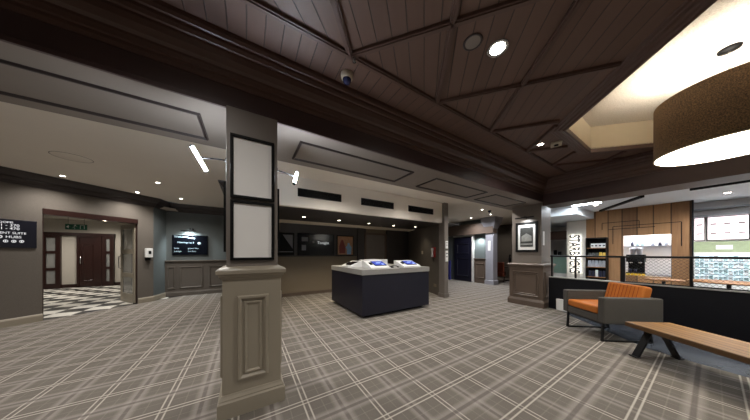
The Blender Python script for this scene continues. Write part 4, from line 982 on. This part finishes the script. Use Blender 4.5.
# cafe ceiling fittings
def track(label, a, c):
    a, c = Vector((*a, CZ)), Vector((*c, CZ)); m_ = (a + c) / 2
    t = thing('light_track', label, 'light track', m_, 0, 'black tracks on the cafe ceiling')
    b = MB(); b.bar(a - m_ + Vector((0, 0, -0.03)), c - m_ + Vector((0, 0, -0.03)), 0.07, 0.055); b.build('channel', 'black', t)
    b = MB(); b.bar(a - m_ + Vector((0.07, 0, -0.006)), c - m_ + Vector((0.07, 0, -0.006)), 0.06, 0.01); b.build('edge_strip', 'steel', t); MB().box(-0.02, -0.02, -0.01, 0.02, 0.02, 0.003).build('ceiling_mount', 'steel', t)
track('long black ceiling track from the sign towards the lamp', (10.2, 1.98), (8.5, 0.92)); track('black ceiling track right of the pendant lamp', (8.5, 0.26), (8.3, -3.2)); track('short black ceiling track beside the brown column', (8.3, 2.9), (7.8, 2.2))
for i, (x, y, sx_2, sy_2, lb) in enumerate(((8.35, 1.95, 0.3, 0.3, 'bright ceiling panel above the cafe sign'), (7.8, 2.6, 0.25, 0.25, 'bright ceiling panel hidden by the brown column'), (8.0, -1.6, 0.3, 0.5, 'bright ceiling panel right of the pendant lamp'), (9.6, -2.4, 0.3, 0.5, 'bright ceiling panel far right in the cafe'))):
    t = thing('ceiling_panel', lb, 'light', (x, y, CZ)); MB().box(-sx_2, -sy_2, -0.015, sx_2, sy_2, -0.001).build('diffuser', 'cafe_panel', t); b = MB(); frame_ring(b, face_mtx((0, 0, -0.0005), (1, 0, 0), (0, -1, 0)), 2 * sx_2 + 0.06, 2 * sy_2 + 0.06, 0.03, 0.02); b.build('frame', 'white', t)
for i, (x, y) in enumerate(((9.07, 1.86), (8.6, -0.25))): downlight((x, y, CZ), ('cafe downlight over the timber wall', 'cafe downlight beside the black track on the right')[i], 'cafe downlights', 'spot_on', 0.05, 40, (1, 0.95, 0.88), 150)
downlight((9.9, -0.2, CZ), 'cafe downlight over the chiller', 'cafe downlights', 'spot_on', 0.05, 130, (1, 0.98, 0.95), 150)

# ================================================================== FAR CORRIDOR
b = MB(); b.box(9.3, 5.36, 0, 9.42, 9.3, LZ); struct(b.build('wall_corridor', 'teal_wall'), 'slate wall at the end of the corridor')
b = MB(); b.box(9.1, 5.0, 2.28, 9.42, 9.3, 2.78); struct(b.build('trim_22', 'brown_panel'), 'brown beam over the corridor end')
b = MB(); b.box(6.3, 9.2, 0, 9.4, 9.3, LZ); struct(b.build('wall_corridor_side', 'dark_wall'))
b = MB(); b.box(9.24, 5.36, 0, 9.3, 5.95, 1.1); b.sweep([(0.05, 1.08), (0.08, 1.09), (0.1, 1.12), (0.1, 1.15), (0.0, 1.15), (0, 1.08)], [(9.3, 5.36 + 0.6), (9.3, 5.36)])
bevel_frame(b, face_mtx((9.24, 5.66, 0.58), (0, -1, 0), (0, 0, 1)), 0.42, 0.7, 0.05, 0.02); struct(b.build('trim_23', 'brown_panel'), 'brown wainscot at the corridor end')
t = thing('door_5', 'tall dark navy panelled door at the end of the corridor', 'door', (9.26, 6.56, 0)); t['kind'] = 'structure'
MB().box(-0.04, -0.5, 0.02, 0.038, 0.5, 2.2).build('door_leaf', 'navy', t, 0.004)
for z, h in ((1.62, 0.5), (0.7, 0.9)):
    b = MB(); bevel_frame(b, face_mtx((-0.04, 0, z), (0, -1, 0), (0, 0, 1)), 0.66, h, 0.04, 0.02); b.build('panel_moulding', 'navy', t)
MB().tube([(-0.04, 0.42, 1.0), (-0.09, 0.42, 1.0), (-0.09, 0.32, 1.0)], 0.01).build('handle', 'chrome', t)
b = MB(); b.box(9.18, 5.98, 0, 9.30, 6.05, 2.26); b.box(9.18, 6.05, 2.21, 9.3, 7.1, 2.27); struct(b.build('trim_24', 'white_post'), 'white door post at the corridor end')
tag(MB().box(-0.03, -0.2, 0, 0.03, 0.2, 1.0).build('standing_banner', 'violet'), 'violet blue panel standing left of the navy corridor door', 'panel', loc=(9.1, 7.4, 0))
t = thing('picture_light', 'tiny picture light on the slate corridor wall', 'light', (9.3, 5.66, 2.12)); MB().tube([(-0.12, -0.12, 0), (-0.12, 0.12, 0)], 0.015).build('lamp_bar', 'black_metal', t); MB().tube([(-0.001, 0, 0.03), (-0.12, 0, 0.01)], 0.008).build('arm', 'black_metal', t)
spot((9.1, 5.66, 2.08), 26, (0.85, 0.97, 0.97), 140, 0.05, 1, (0.5, 0, -1))
t = thing('column', 'slim pale grey column at the corridor end', 'column', (9.32, 5.18, 0))
MB().box(-0.17, -0.17, 0, 0.17, 0.17, LZ - 0.003).build('shaft', 'grey_post', t, 0.004); b = MB(); b.sweep([(-0.05, 0), (0.03, 0), (0.03, 0.18), (0, 0.2), (-0.05, 0.2)], square(0, 0, 0.17, 0.17), True); b.build('plinth', 'grey_post', t)
b = MB(); b.sweep([(-0.05, 2.45), (0.0, 2.45), (0.12, 2.75), (0.16, LZ - 0.004), (-0.05, LZ - 0.004)], square(0, 0, 0.17, 0.17), True); b.build('capital', 'grey_post', t)
tag(MB().box(-0.008, -0.06, -0.22, 0.0, 0.06, 0.22).build('notice', 'paper'), 'white vertical notice on the slim grey column', 'notice', loc=(9.149, 5.18, 1.72))
# the room past the slim column
b = MB(); b.box(12.3, 5.2, 0, 12.4, 9.3, LZ); struct(b.build('wall_far', 'wallpaper')); b = MB(); b.box(9.42, 9.2, 0, 12.4, 9.3, LZ); struct(b.build('wall_far_side', 'dark_wall'))
struct(MB().prism([(9.6, 3.9), (12.4, 5.1), (12.4, 9.3), (9.6, 9.3)], LZ, LZ + 0.06).build('ceiling_far', 'cream'))
t = thing('lounge_chair', 'rust orange upholstered chair in the far room', 'chair', (10.75, 5.62, 0), math.radians(110))
MB().box(-0.28, -0.28, 0.25, 0.28, 0.28, 0.45).build('seat', 'velvet_red', t, 0.04, 3); MB().box(-0.28, 0.18, 0.45, 0.28, 0.30, 0.95).build('backrest', 'velvet_red', t, 0.04, 3)
for sx_3 in (-1, 1):
    for sy_3 in (-1, 1): MB().bar((sx_3 * 0.22, sy_3 * 0.22, 0.25), (sx_3 * 0.25, sy_3 * 0.25, 0), 0.035).build('leg', 'mahogany', t)
t = thing('side_table', 'small dark table with a slim lamp in the far room', 'table', (11.3, 5.35, 0))
b = MB(); b.lathe([(0.001, 0.68), (0.35, 0.68), (0.35, 0.71), (0.001, 0.71)], 24); b.build('top', 'mahogany', t); b = MB(); b.lathe([(0.22, 0), (0.22, 0.02), (0.03, 0.04), (0.03, 0.68)], 16); b.build('pedestal', 'black_metal', t)
t = thing('table_ornament', 'tall dark slim ornament on the far room table', 'ornament', (11.3, 5.35, 0.71)); b = MB(); b.lathe([(0.001, 0), (0.07, 0), (0.05, 0.1), (0.06, 0.4), (0.03, 0.5), (0.04, 0.6), (0.001, 0.62)], 16); b.build('body', 'black', t)
for x, y, lb in ((8.6, 5.7, 'corridor downlight nearest the navy door'), (7.3, 4.4, 'corridor downlight beside the brown column'), (8.5, 4.75, 'corridor downlight in front of the slim grey column')): downlight((x, y, LZ), lb, 'corridor downlights', 'spot_on', 0.035, 85, (0.95, 0.96, 1), 150)
t = thing('security_camera', 'small black dome camera on the pale corridor ceiling', 'camera', (7.7, 4.35, LZ)); b = MB(); b.lathe([(0.06, 0), (0.06, -0.03), (0.001, -0.035)], 20); b.build('base', 'black', t); b = MB(); b.lathe([(0.045, -0.03), (0.04, -0.06), (0.02, -0.08), (0.001, -0.085)], 20); b.build('dome', 'dome', t)
downlight((11.2, 6.0, LZ), 'single downlight in the far room ceiling', 'corridor downlights', 'spot_on', 0.035, 30, (1, 0.9, 0.8), 150)

# ================================================================== CAMERA / WORLD
cam = bpy.data.cameras.new('camera'); co = bpy.data.objects.new('camera', cam); C.objects.link(co)
cam.sensor_fit = 'HORIZONTAL'; cam.sensor_width = 36.0; cam.lens = 36.0 * 208 / 750
cam.shift_y = (253 - 210) / 750.0; cam.clip_start = 0.05
co.location = (0, 0, 1.4); co.rotation_euler = (PI / 2, 0, math.radians(58.3 - 90))
sc_ = bpy.context.scene; sc_.camera = co
w = bpy.data.worlds.new('world'); sc_.world = w; w.use_nodes = True
w.node_tree.nodes['Background'].inputs[0].default_value = (0.5, 0.55, 0.6, 1); w.node_tree.nodes['Background'].inputs[1].default_value = 0.05
sc_.view_settings.view_transform = 'Standard'; sc_.view_settings.look = 'None'; sc_.view_settings.gamma = 1; sc_.view_settings.exposure = 0.75
sc_.view_settings.use_curve_mapping = False
try:
    sc_.cycles.use_denoising = True; sc_.cycles.max_bounces = 8; sc_.cycles.diffuse_bounces = 5; sc_.cycles.sample_clamp_indirect = 4.0
except Exception: pass
